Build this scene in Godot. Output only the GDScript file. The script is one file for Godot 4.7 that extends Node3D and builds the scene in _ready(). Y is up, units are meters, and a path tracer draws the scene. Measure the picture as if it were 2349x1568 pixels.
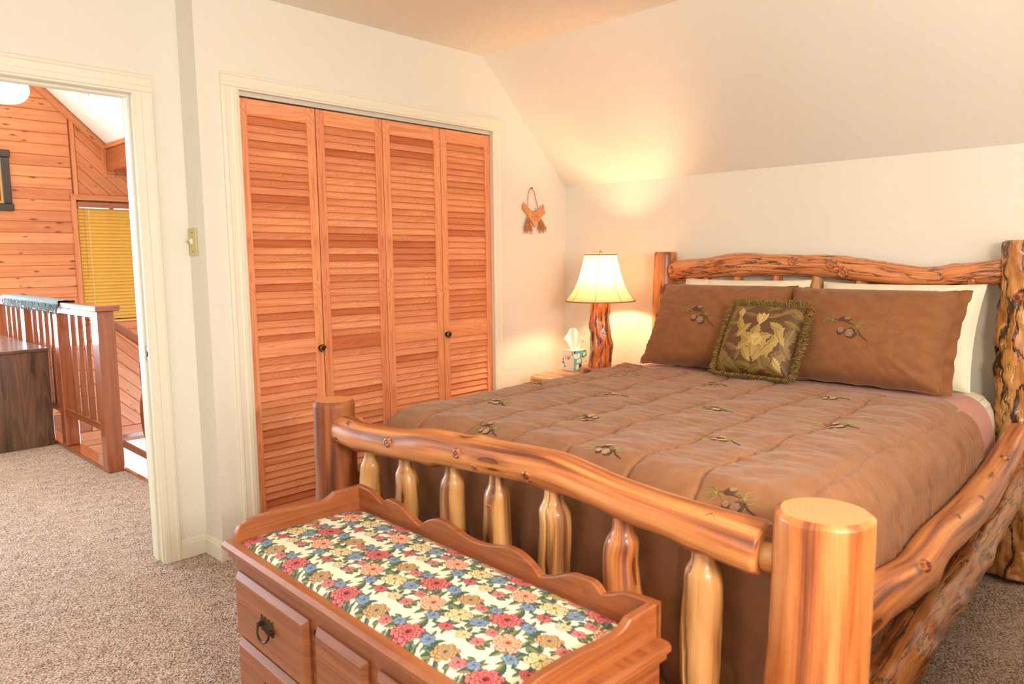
extends Node3D
# A bedroom under a sloped roof: log bed, louvered closet, blanket bench, and a door to a pine-clad loft.
# x runs along the headboard wall, z from that wall towards the camera, y up, metres.

const ROOF_FOOT := 1.737     # height of the knee wall behind the headboard
const ROOF_RISE := 0.945     # rise of the roof for each metre in z
const CEILING := 2.41
const LOFT_WALL := -5.7      # x of the pine gable wall

var M := {}
var T := {}
var rng := RandomNumberGenerator.new()
var taken := {}
var fine := FastNoiseLite.new()


# ---------------------------------------------------------------- meshes
class Shape:
	var v := PackedVector3Array()
	var n := PackedVector3Array()
	var t := PackedVector2Array()
	var i := PackedInt32Array()

	func tri(a: Vector3, b: Vector3, c: Vector3, ua: Vector2, ub: Vector2, uc: Vector2, out: Vector3) -> void:
		var m := (b - a).cross(c - a)
		var k := v.size()
		if m.dot(out) < 0.0:
			m = -m
			i.append_array([k, k + 1, k + 2])
		else:
			i.append_array([k, k + 2, k + 1])
		m = m.normalized()
		v.append_array([a, b, c])
		n.append_array([m, m, m])
		t.append_array([ua, ub, uc])

	func quad(a: Vector3, b: Vector3, c: Vector3, d: Vector3, ua: Vector2, ub: Vector2, uc: Vector2, ud: Vector2, out: Vector3) -> void:
		tri(a, b, c, ua, ub, uc, out)
		tri(a, c, d, ua, uc, ud, out)

	# points in rows of nu; wrap: the last point of a row repeats the first; the front is where du x dv points
	func grid(p: PackedVector3Array, uv: PackedVector2Array, nu: int, nv: int, wrap: bool, flip := false) -> void:
		var k := v.size()
		var s := -1.0 if flip else 1.0
		for b in nv:
			for a in nu:
				var a0 := a - 1
				var a1 := a + 1
				if wrap:
					if a0 < 0:
						a0 = nu - 2
					if a1 > nu - 1:
						a1 = 1
				else:
					a0 = maxi(a0, 0)
					a1 = mini(a1, nu - 1)
				var b0 := maxi(b - 1, 0)
				var b1 := mini(b + 1, nv - 1)
				var m := (p[b * nu + a1] - p[b * nu + a0]).cross(p[b1 * nu + a] - p[b0 * nu + a]) * s
				n.append(m.normalized() if m.length_squared() > 1e-20 else Vector3.UP)
		v.append_array(p)
		t.append_array(uv)
		for b in nv - 1:
			for a in nu - 1:
				var q := k + b * nu + a
				if flip:
					i.append_array([q, q + 1, q + nu, q + 1, q + nu + 1, q + nu])
				else:
					i.append_array([q, q + nu, q + 1, q + 1, q + nu, q + nu + 1])

	func add(o, x := Transform3D()) -> void:
		var k := v.size()
		for a in o.v.size():
			v.append(x * o.v[a])
			n.append((x.basis * o.n[a]).normalized())
		t.append_array(o.t)
		for a in o.i:
			i.append(a + k)


func mesh_of(shapes: Array, materials := []) -> ArrayMesh:
	var m := ArrayMesh.new()
	for k in shapes.size():
		var s: Shape = shapes[k]
		if s.v.is_empty():
			continue
		var a := []
		a.resize(Mesh.ARRAY_MAX)
		a[Mesh.ARRAY_VERTEX] = s.v
		a[Mesh.ARRAY_NORMAL] = s.n
		a[Mesh.ARRAY_TEX_UV] = s.t
		a[Mesh.ARRAY_INDEX] = s.i
		m.add_surface_from_arrays(Mesh.PRIMITIVE_TRIANGLES, a)
		if k < materials.size():
			m.surface_set_material(m.get_surface_count() - 1, materials[k])
	return m


# chamfered box about its middle; grain runs along axis g; uvs in metres
func box(size: Vector3, c := 0.003, g := 0, shift := Vector2.ZERO) -> Shape:
	var s := Shape.new()
	var h := size / 2.0
	c = minf(c, minf(h.x, minf(h.y, h.z)) * 0.9)
	var axes := [Vector3.RIGHT, Vector3.UP, Vector3.BACK]
	var uv := func(p: Vector3, k: int) -> Vector2:
		var o := []
		for q in 3:
			if q != k:
				o.append(q)
		var along: int = g if g != k else o[1]
		var across: int = o[0] if o[0] != along else o[1]
		return Vector2(p[across], p[along]) + shift + Vector2(k * 0.37, 0)
	for k in 3:
		var a: Vector3 = axes[(k + 1) % 3]
		var b: Vector3 = axes[(k + 2) % 3]
		var ha: float = h[(k + 1) % 3] - c
		var hb: float = h[(k + 2) % 3] - c
		for sg in [-1.0, 1.0]:
			var o: Vector3 = axes[k] * h[k] * sg
			var p := [o - a * ha - b * hb, o + a * ha - b * hb, o + a * ha + b * hb, o - a * ha + b * hb]
			s.quad(p[0], p[1], p[2], p[3], uv.call(p[0], k), uv.call(p[1], k), uv.call(p[2], k), uv.call(p[3], k), axes[k] * sg)
		if c > 0.0:
			for sa in [-1.0, 1.0]:
				for sb in [-1.0, 1.0]:   # the edges that run along axis k
					var e: Vector3 = axes[k] * (h[k] - c)
					var f1: Vector3 = a * sa * (ha + c) + b * sb * hb
					var f2: Vector3 = a * sa * ha + b * sb * (hb + c)
					var kk := (k + 1) % 3
					s.quad(f1 - e, f1 + e, f2 + e, f2 - e, uv.call(f1 - e, kk), uv.call(f1 + e, kk), uv.call(f2 + e, kk), uv.call(f2 - e, kk), a * sa + b * sb)
	if c > 0.0:
		for x in [-1.0, 1.0]:
			for y in [-1.0, 1.0]:
				for z in [-1.0, 1.0]:
					var d := Vector3(x, y, z)
					var q := d * h
					var u: Vector2 = uv.call(q, 0)
					s.tri(q - Vector3(0, y, z) * c, q - Vector3(x, 0, z) * c, q - Vector3(x, y, 0) * c, u, u, u, d)
	return s


func box_between(lo: Vector3, hi: Vector3, c := 0.003, g := 0, shift := Vector2.ZERO) -> Shape:
	var s := Shape.new()
	s.add(box(hi - lo, c, g, shift), Transform3D(Basis(), (lo + hi) / 2.0))
	return s


# a flat outline (x, y) given thickness from z0 to z1, front edge bevelled by c; grain along the direction "along"
func slab(outline: PackedVector2Array, z0: float, z1: float, c := 0.0, along := Vector2.RIGHT, shift := Vector2.ZERO) -> Shape:
	var s := Shape.new()
	var o := outline.duplicate()
	if Geometry2D.is_polygon_clockwise(o):
		o.reverse()
	var m := o.size()
	var across := Vector2(-along.y, along.x)
	var uv := func(p: Vector2) -> Vector2: return Vector2(p.dot(across), p.dot(along)) + shift
	var inner := PackedVector2Array()
	for k in m:
		var a := (o[k] - o[(k + m - 1) % m]).normalized()
		var b := (o[(k + 1) % m] - o[k]).normalized()
		var na := Vector2(-a.y, a.x)
		var nb := Vector2(-b.y, b.x)
		var q := (na + nb)
		q = q / maxf(0.35, q.length_squared() / 2.0)
		inner.append(o[k] + q * c)
	var tr := Geometry2D.triangulate_polygon(o)
	for k in range(0, tr.size(), 3):
		var f: Array = [inner[tr[k]], inner[tr[k + 1]], inner[tr[k + 2]]]
		s.tri(Vector3(f[0].x, f[0].y, z1), Vector3(f[1].x, f[1].y, z1), Vector3(f[2].x, f[2].y, z1), uv.call(f[0]), uv.call(f[1]), uv.call(f[2]), Vector3.BACK)
		f = [o[tr[k]], o[tr[k + 1]], o[tr[k + 2]]]
		s.tri(Vector3(f[0].x, f[0].y, z0), Vector3(f[1].x, f[1].y, z0), Vector3(f[2].x, f[2].y, z0), uv.call(f[0]), uv.call(f[1]), uv.call(f[2]), Vector3.FORWARD)
	for k in m:
		var p := o[k]
		var q := o[(k + 1) % m]
		var p2 := inner[k]
		var q2 := inner[(k + 1) % m]
		var d := (q - p).normalized()
		var out := Vector3(d.y, -d.x, 0)
		var e := Vector2(0, 0.04)
		s.quad(Vector3(p.x, p.y, z0), Vector3(q.x, q.y, z0), Vector3(q.x, q.y, z1 - c), Vector3(p.x, p.y, z1 - c), uv.call(p), uv.call(q), uv.call(q) + e, uv.call(p) + e, out)
		if c > 0.0:
			s.quad(Vector3(p.x, p.y, z1 - c), Vector3(q.x, q.y, z1 - c), Vector3(q2.x, q2.y, z1), Vector3(p2.x, p2.y, z1), uv.call(p), uv.call(q), uv.call(q2), uv.call(p2), out + Vector3.BACK)
	return s


func smooth_at(a: Array, x: float):
	var k := clampi(int(floor(x)), 0, a.size() - 2)
	var f := x - k
	var p0 = a[maxi(k - 1, 0)]
	var p1 = a[k]
	var p2 = a[k + 1]
	var p3 = a[mini(k + 2, a.size() - 1)]
	return 0.5 * ((2.0 * p1) + (p2 - p0) * f + (2.0 * p0 - 5.0 * p1 + 4.0 * p2 - p3) * f * f + (3.0 * p1 - p0 - 3.0 * p2 + p3) * f * f * f)


# a log or a cord through points, with a radius at each; bump is the unevenness, knots are [share of length, angle, size, height]
# returns [side, ends]
func log_shape(points: Array, radii: Array, seg := 20, rings := 40, bump := 0.0, salt := 0.0, knots := [], round_end := 0.0, gnarl := 0.0, cracks := []) -> Array:
	var side := Shape.new()
	var ends := Shape.new()
	var c := []
	var r := []
	var total := 0.0
	var lens := [0.0]
	for k in rings + 1:
		var x := float(k) / rings * (points.size() - 1)
		c.append(smooth_at(points, x))
		r.append(smooth_at(radii, x))
		if k > 0:
			total += (c[k] - c[k - 1]).length()
			lens.append(total)
	var p := PackedVector3Array()
	var uv := PackedVector2Array()
	var e1 := Vector3.ZERO
	for k in rings + 1:
		var d: Vector3 = (c[mini(k + 1, rings)] - c[maxi(k - 1, 0)]).normalized()
		if k == 0:
			e1 = d.cross(Vector3.UP if absf(d.y) < 0.8 else Vector3.BACK).normalized()
		e1 = (e1 - d * e1.dot(d)).normalized()
		var e2 := d.cross(e1)
		var near_end: float = minf(lens[k], total - lens[k])
		var taper := 1.0
		if round_end > 0.0 and near_end < round_end:
			taper = sqrt(maxf(0.0, 1.0 - pow(1.0 - near_end / round_end, 2.0))) * 0.12 + 0.88
		for a in seg + 1:
			var th := TAU * a / seg
			var rr: float = r[k] * taper
			if bump > 0.0:
				rr *= 1.0 + bump * fine.get_noise_3d(cos(th) * 40.0 + salt * 31.0, sin(th) * 40.0, lens[k] * 260.0)
			if gnarl > 0.0:
				var g := fine.get_noise_3d(cos(th) * 95.0 + salt * 57.0 + lens[k] * 40.0, sin(th) * 95.0, lens[k] * 170.0)
				rr *= 1.0 - gnarl * maxf(0.0, 0.25 - absf(g)) * 4.0
			for q in cracks:          # [angle, from, to, depth]: a drying check along the grain
				var along: float = lens[k] / total
				if along > q[1] and along < q[2] and absf(wrapf(th - q[0] - 0.12 * sin(along * 7.0), -PI, PI)) < 0.55 * TAU / seg:
					rr -= q[3] * minf(1.0, minf(along - q[1], q[2] - along) * 12.0)
			for q in knots:
				var da: float = wrapf(th - q[1], -PI, PI) * r[k]
				var dl: float = lens[k] - q[0] * total
				var dd: float = (da * da + dl * dl) / (q[2] * q[2])
				if dd < 6.0:
					rr += q[3] * exp(-dd)
			p.append(c[k] + (e1 * cos(th) + e2 * sin(th)) * rr)
			uv.append(Vector2(float(a) / seg, lens[k] / 1.3 + salt * 0.173))
	side.grid(p, uv, seg + 1, rings + 1, true)
	for w in [0, rings]:
		var d: Vector3 = (c[0] - c[1]).normalized() if w == 0 else (c[rings] - c[rings - 1]).normalized()
		for a in seg:
			var q0 := p[w * (seg + 1) + a]
			var q1 := p[w * (seg + 1) + a + 1]
			var th0 := TAU * a / seg
			var th1 := TAU * (a + 1) / seg
			ends.tri(c[w], q0, q1, Vector2(0.5, 0.5), Vector2(0.5 + cos(th0) * 0.48, 0.5 + sin(th0) * 0.48), Vector2(0.5 + cos(th1) * 0.48, 0.5 + sin(th1) * 0.48), d)
	return [side, ends]


func lathe(profile: Array, seg := 24, rows_per := 1) -> Shape:
	var s := Shape.new()
	var p := PackedVector3Array()
	var uv := PackedVector2Array()
	var rows := (profile.size() - 1) * rows_per + 1
	for k in rows:
		var q: Vector2 = smooth_at(profile, float(k) / rows_per) if rows_per > 1 else profile[k]
		for a in seg + 1:
			var th := TAU * a / seg
			p.append(Vector3(q.x * cos(th), q.y, -q.x * sin(th)))
			uv.append(Vector2(float(a) / seg, q.y))
	s.grid(p, uv, seg + 1, rows, true)
	return s


func cord(points: Array, radius: float, seg := 5, rings := 8, taper := 1.0) -> Shape:
	var r := []
	for k in points.size():
		r.append(radius * lerpf(1.0, taper, float(k) / (points.size() - 1)))
	var a := log_shape(points, r, seg, rings)
	var s: Shape = a[0]
	s.add(a[1])
	return s


# ---------------------------------------------------------------- nodes
func numbered(called: String) -> String:
	if not taken.has(called):
		taken[called] = 0
		return called
	taken[called] += 1
	return "%s_%03d" % [called, taken[called]]


func thing(called: String, label: String, category: String, at := Vector3.ZERO, turn := 0.0, group := "") -> Node3D:
	var o := Node3D.new()
	o.name = numbered(called)
	add_child(o)
	o.position = at
	o.rotation.y = turn
	o.set_meta("label", label)
	o.set_meta("category", category)
	if group:
		o.set_meta("group", group)
	return o


func part(called: String, what, material, parent: Node3D, at := Transform3D()) -> MeshInstance3D:
	var o := MeshInstance3D.new()
	o.name = called
	if what is Shape:
		what = mesh_of([what])
	elif what is Array:
		what = mesh_of(what, material)
		material = null
	o.mesh = what
	if material:
		o.material_override = material
	parent.add_child(o, true)
	o.transform = at
	return o


func struct(called: String, what, material, label := "", at := Transform3D()) -> MeshInstance3D:
	var o := part(numbered(called), what, material, self, at)
	o.set_meta("kind", "structure")
	if label:
		o.set_meta("label", label)
	return o


# ---------------------------------------------------------------- textures
func noise_bytes(w: int, h: int, nw: int, nh: int, freq: float, salt: int, kind := FastNoiseLite.TYPE_SIMPLEX_SMOOTH, octaves := 3, warp := 0.0) -> PackedByteArray:
	var f := FastNoiseLite.new()
	f.noise_type = kind
	f.seed = salt
	f.frequency = freq
	f.fractal_octaves = octaves
	if octaves == 1:
		f.fractal_type = FastNoiseLite.FRACTAL_NONE
	if warp > 0.0:
		f.domain_warp_enabled = true
		f.domain_warp_amplitude = warp
		f.domain_warp_frequency = freq * 0.6
	var im := f.get_seamless_image(nw, nh, false, false, 0.2)
	if nw != w or nh != h:
		im.resize(w, h, Image.INTERPOLATE_CUBIC)
	im.convert(Image.FORMAT_L8)
	return im.get_data()


func ramp(stops: Array) -> PackedByteArray:
	var out := PackedByteArray()
	for k in 256:
		var x := k / 255.0
		var q := 0
		while q < stops.size() - 2 and x > stops[q + 1][0]:
			q += 1
		var f := clampf((x - stops[q][0]) / maxf(stops[q + 1][0] - stops[q][0], 1e-4), 0.0, 1.0)
		var a: Color = stops[q][1]
		var c := a.lerp(stops[q + 1][1], f)
		out.append_array([int(c.r * 255.0), int(c.g * 255.0), int(c.b * 255.0)])
	return out


func picture(w: int, h: int, bytes: PackedByteArray) -> ImageTexture:
	return ImageTexture.create_from_image(Image.create_from_data(w, h, false, Image.FORMAT_RGB8, bytes))


func grey_picture(w: int, h: int, bytes: PackedByteArray) -> ImageTexture:
	return ImageTexture.create_from_image(Image.create_from_data(w, h, false, Image.FORMAT_L8, bytes))


# wood: streaks that run along v, rings of figure, dark knots; colours from a ramp
func wood(w: int, h: int, stops: Array, salt: int, streak := 0.5, figure := 0.3, hair := 0.2, bands := 3.0, knots := 0, size := 0.028, broad := 0.014, stretch := 20) -> ImageTexture:
	var a := noise_bytes(w, h, w, maxi(8, h / stretch), broad, salt, FastNoiseLite.TYPE_SIMPLEX_SMOOTH, 3, 22.0)
	var b := noise_bytes(w, h, w / 2, maxi(8, h / 10), 0.012, salt + 7, FastNoiseLite.TYPE_SIMPLEX_SMOOTH, 2)
	var c := noise_bytes(w, h, w, maxi(8, h / 40), 0.14, salt + 13, FastNoiseLite.TYPE_SIMPLEX, 2)
	var col := ramp(stops)
	var spots := []
	var gain := 1.2 if broad < 0.01 else 1.0
	rng.seed = salt * 77 + 5
	for k in knots:
		spots.append([rng.randf() * w, rng.randf() * h, rng.randf_range(0.45, 1.2) * w * size])
	var out := PackedByteArray()
	out.resize(w * h * 3)
	var tri := PackedByteArray()      # the rings of figure
	for k in 1024:
		var x := fposmod(k / 255.0 * bands, 1.0)
		tri.append(int(255.0 * (x if x < 0.8 else (1.0 - x) * 4.0)))
	for k in w * h:
		var x := int(a[k] * streak + tri[b[k]] * figure + c[k] * hair)
		x = clampi(int((x - 128) * gain) + 128, 0, 255) * 3
		out[k * 3] = col[x]
		out[k * 3 + 1] = col[x + 1]
		out[k * 3 + 2] = col[x + 2]
	for s in spots:
		var rad: float = s[2]
		for dy in range(int(-rad * 5.0), int(rad * 5.0)):
			for dx in range(int(-rad * 2.2), int(rad * 2.2)):
				var d := Vector2(dx / rad, dy / (rad * 1.7)).length()
				if d > 2.2:
					continue
				var q := (posmod(int(s[1]) + dy, h) * w + posmod(int(s[0]) + dx, w)) * 3
				d *= 1.0 + 0.12 * sin(atan2(dy, dx * 1.7) * 3.0 + s[0])
				var f := 0.46 if d < 0.6 else (0.36 if d < 0.85 else 0.74 + 0.26 * minf(1.0, (d - 0.85) / 1.2))
				out[q] = int(out[q] * (f * 0.75 + 0.25))
				out[q + 1] = int(out[q + 1] * f)
				out[q + 2] = int(out[q + 2] * f * f)
	return picture(w, h, out)


func flat_mat(c: Color, rough := 0.8, metal := 0.0) -> StandardMaterial3D:
	var m := StandardMaterial3D.new()
	m.albedo_color = c
	m.roughness = rough
	m.metallic = metal
	return m


func tex_mat(t: Texture2D, tint := Color.WHITE, rough := 0.6, scale := Vector3.ONE) -> StandardMaterial3D:
	var m := flat_mat(tint, rough)
	m.albedo_texture = t
	m.uv1_scale = scale
	return m


func lacquer(m: StandardMaterial3D, amount := 0.6, rough := 0.12) -> StandardMaterial3D:
	m.clearcoat_enabled = true
	m.clearcoat = amount
	m.clearcoat_roughness = rough
	return m


# ---------------------------------------------------------------- printed and woven patterns
func dab(buf: PackedByteArray, w: int, x: int, y: int, c: Color) -> void:
	var q := (posmod(y, buf.size() / 3 / w) * w + posmod(x, w)) * 3
	buf[q] = int(c.r * 255.0)
	buf[q + 1] = int(c.g * 255.0)
	buf[q + 2] = int(c.b * 255.0)


# a full flower seen a little from the side: ruffled petals, the inner whorls set towards the top
func bloom(buf: PackedByteArray, w: int, at: Vector2, size: float, petals: int, cols: Array, turn: float, squash := 0.85) -> void:
	var k := int(size) + 1
	for dy in range(-k, k + 1):
		for dx in range(-k, k + 1):
			var p := Vector2(dx, dy / squash) / size
			if p.length() > 1.0:
				continue
			var c: Color = Color.BLACK
			var hit := false
			for layer in [1.0, 0.80, 0.58, 0.36]:
				var d: Vector2 = p - Vector2(0.0, -0.16 * (1.0 - layer))
				var r := d.length()
				var th: float = d.angle() + turn + layer * 5.0
				var f := fposmod(th * petals / TAU, 1.0)
				var which := floori(fposmod(th, TAU) * petals / TAU)
				var s := sin(f * PI)
				var edge: float = layer * (0.62 + 0.12 * sin(which * 4.7 + layer * 9.0) + 0.26 * pow(s, 0.45)) * (1.0 - 0.07 * absf(sin(f * PI * 3.0)))
				if r < edge:
					hit = true
					var rel := r / edge
					if rel > 0.92 or s < 0.20:
						c = cols[0]
					elif rel > 0.66:
						c = cols[2]
					elif rel > 0.4:
						c = cols[1]
					else:
						c = cols[1].lerp(cols[0], 0.55)
					if rel < 0.85 and absf(f - 0.5) < 0.05:
						c = c.lerp(cols[0], 0.6)
			if p.length() < 0.10:
				c = cols[3]
			if hit:
				dab(buf, w, int(at.x) + dx, int(at.y) + dy, c)


func leaf(buf: PackedByteArray, w: int, at: Vector2, long: float, wide: float, turn: float, cols: Array, bend := 0.0) -> void:
	var k := int(maxf(long, wide)) + 2
	var ca := cos(turn)
	var sa := sin(turn)
	for dy in range(-k, k + 1):
		for dx in range(-k, k + 1):
			var u := (dx * ca + dy * sa) / long
			if absf(u) > 1.0:
				continue
			var x := (-dx * sa + dy * ca) / wide + bend * (u * u - 0.4)
			var edge := (1.0 - u * u) * (1.0 + 0.14 * sin(u * 17.0))
			if absf(x) > edge:
				continue
			var c: Color = cols[1] if x > 0.0 else cols[2]
			if absf(x) < 0.09 or absf(x) > edge * 0.86:
				c = cols[0]
			elif absf(sin(u * 9.0 + absf(x) * 2.0)) < 0.18:
				c = c.lerp(cols[0], 0.4)
			dab(buf, w, int(at.x) + dx, int(at.y) + dy, c)


func blank(w: int, c: Color, h := 0) -> PackedByteArray:
	var b := PackedByteArray()
	h = h if h else w
	b.resize(w * h * 3)
	for k in w * h:
		b[k * 3] = int(c.r * 255.0)
		b[k * 3 + 1] = int(c.g * 255.0)
		b[k * 3 + 2] = int(c.b * 255.0)
	return b


func rgb8(r: int, g: int, b: int) -> Color:
	return Color(r / 255.0, g / 255.0, b / 255.0)


func floral() -> ImageTexture:
	# one repeat is 0.236 m wide and 0.165 m deep, each row set half a step aside
	var w := 900
	var h := 630
	var b := blank(w, rgb8(238, 229, 205), h)
	var ink := rgb8(52, 46, 44)
	var red := [rgb8(104, 24, 34), rgb8(172, 48, 62), rgb8(214, 122, 118), rgb8(70, 30, 34)]
	var peach := [rgb8(150, 62, 50), rgb8(214, 126, 98), rgb8(240, 194, 160), rgb8(120, 50, 50)]
	var tan := [rgb8(96, 66, 40), rgb8(150, 164, 150), rgb8(204, 164, 108), rgb8(110, 36, 44)]
	var cream := [rgb8(112, 82, 50), rgb8(226, 200, 134), rgb8(244, 228, 178), rgb8(104, 110, 62)]
	var blue := [rgb8(40, 58, 92), rgb8(92, 124, 168), rgb8(146, 172, 200), rgb8(130, 50, 60)]
	var rose := [rgb8(112, 36, 52), rgb8(186, 78, 88), rgb8(222, 148, 140), rgb8(80, 30, 40)]
	var green := [ink.lerp(rgb8(30, 60, 40), 0.6), rgb8(78, 104, 78), rgb8(138, 146, 98)]
	var teal := [rgb8(28, 50, 52), rgb8(58, 92, 94), rgb8(96, 128, 108)]
	rng.seed = 41
	var cell := [
		[Vector2(110, 86), red, 70.0, 9], [Vector2(236, 200), peach, 66.0, 7], [Vector2(330, 76), tan, 56.0, 8], [Vector2(395, 190), cream, 60.0, 6],
		[Vector2(220, 66), blue, 36.0, 5], [Vector2(318, 262), blue, 34.0, 5], [Vector2(52, 178), blue, 40.0, 6], [Vector2(142, 190), rose, 30.0, 6],
		[Vector2(415, 86), rose, 34.0, 6], [Vector2(150, 272), rose, 32.0, 5], [Vector2(20, 60), blue, 30.0, 5], [Vector2(425, 280), red, 34.0, 6], [Vector2(75, 276), cream, 34.0, 6],
	]
	for row in 2:
		for col in 2:
			var o := Vector2(col * 450 + row * 225, row * 315)
			rng.seed = 41
			for c in cell:
				for k in 6:
					var an := rng.randf() * TAU
					var at: Vector2 = o + c[0] + Vector2(cos(an), sin(an) * 0.8) * (c[2] * 1.28)
					leaf(b, w, at, c[2] * rng.randf_range(0.40, 0.66) + 7.0, c[2] * rng.randf_range(0.13, 0.2) + 4.0, an + rng.randf_range(-0.7, 0.7), teal if rng.randf() < 0.4 else green, rng.randf_range(-0.6, 0.6))
			for c in cell:
				bloom(b, w, o + c[0], c[2] * 1.3, c[3], c[1], rng.randf() * TAU, 0.76)
	return picture(w, h, b)


func damask() -> ImageTexture:
	var w := 512
	var b := blank(w, rgb8(92, 62, 36))
	var gold := [rgb8(182, 154, 88), rgb8(146, 118, 58), rgb8(162, 134, 70)]
	var pale := [rgb8(206, 180, 116), rgb8(170, 142, 78), rgb8(188, 160, 96)]
	var dim := [rgb8(140, 112, 58), rgb8(110, 84, 42), rgb8(124, 98, 50)]
	for q in [[90, 60, 60, 22, 0.6], [140, 45, 50, 20, 2.4], [60, 110, 44, 16, 1.4], [470, 70, 56, 20, 0.7], [420, 60, 40, 14, 2.3], [390, 450, 84, 30, 0.5], [440, 400, 70, 26, 2.2], [350, 400, 60, 20, 1.3],
			[90, 430, 80, 20, 0.9], [130, 460, 80, 18, 0.7], [60, 470, 60, 18, 1.2], [480, 250, 60, 18, 1.7], [470, 330, 56, 18, 1.1], [40, 300, 90, 14, 1.9], [30, 230, 70, 12, 1.3], [160, 250, 46, 12, 2.5], [330, 50, 40, 12, 2.6], [280, 30, 40, 10, 0.2], [200, 110, 50, 12, 0.3], [360, 110, 46, 12, 2.7], [470, 160, 44, 14, 0.3], [230, 470, 60, 16, 0.2], [300, 480, 50, 16, 2.8], [120, 350, 54, 14, 0.4], [30, 380, 50, 14, 1.0], [180, 400, 44, 12, 1.9], [90, 180, 44, 12, 0.1]]:
		leaf(b, w, Vector2(q[0], q[1]), q[2] * 1.15, q[3] * 1.35, q[4], dim, 0.2)
	for q in [[270, 250, 62, 26, 1.57], [225, 285, 66, 26, 0.5], [315, 285, 66, 26, 2.6], [215, 330, 62, 22, 2.5], [330, 325, 66, 24, 0.5], [275, 350, 70, 24, 1.5], [235, 390, 60, 18, 1.1], [310, 390, 56, 18, 2.0], [400, 300, 110, 20, 1.9], [370, 340, 90, 20, 2.3], [420, 240, 80, 18, 1.1], [390, 190, 50, 20, 0.4], [150, 190, 70, 18, 1.1], [180, 230, 60, 18, 2.2]]:
		leaf(b, w, Vector2(q[0], q[1]), q[2] * 1.1, q[3] * 1.3, q[4], gold, 0.3)
	for q in [[280, 140, 46, 20, 1.57], [262, 135, 40, 12, 1.25], [300, 135, 40, 12, 1.9], [285, 280, 34, 20, 0.3], [262, 300, 34, 18, 1.2], [300, 305, 34, 18, 2.2], [120, 90, 40, 18, 1.2], [440, 440, 44, 16, 1.0]]:
		leaf(b, w, Vector2(q[0], q[1]), q[2] * 1.1, q[3] * 1.25, q[4], pale, 0.1)
	return picture(w, w, b)


func carpet_pictures() -> void:
	# twisted tufts, some grey, some rust, with dark gaps between
	var w := 1024
	var a := noise_bytes(w, w, w, w, 0.15, 3, FastNoiseLite.TYPE_VALUE_CUBIC, 2)
	var b := noise_bytes(w, w, w, w, 0.11, 9, FastNoiseLite.TYPE_VALUE, 1)
	var c := noise_bytes(w, w, w, w, 0.006, 12, FastNoiseLite.TYPE_SIMPLEX_SMOOTH, 2)
	var grey := ramp([[0.0, rgb8(86, 70, 64)], [0.28, rgb8(148, 126, 114)], [0.5, rgb8(202, 182, 170)], [0.72, rgb8(230, 216, 206)], [1.0, rgb8(250, 244, 238)]])
	var rust := ramp([[0.0, rgb8(80, 56, 44)], [0.28, rgb8(146, 108, 86)], [0.5, rgb8(198, 162, 138)], [0.72, rgb8(226, 200, 180)], [1.0, rgb8(246, 232, 218)]])
	var out := PackedByteArray()
	out.resize(w * w * 3)
	var h := PackedByteArray()
	h.resize(w * w)
	for k in w * w:
		var x := clampi(int((a[k] - 128) * 1.35 + (c[k] - 128) * 0.16 + 134), 0, 255)
		h[k] = x
		x *= 3
		var col := rust if b[k] > 128 else grey
		out[k * 3] = col[x]
		out[k * 3 + 1] = col[x + 1]
		out[k * 3 + 2] = col[x + 2]
	T.carpet = picture(w, w, out)
	T.carpet_height = grey_picture(w, w, h)


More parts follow.
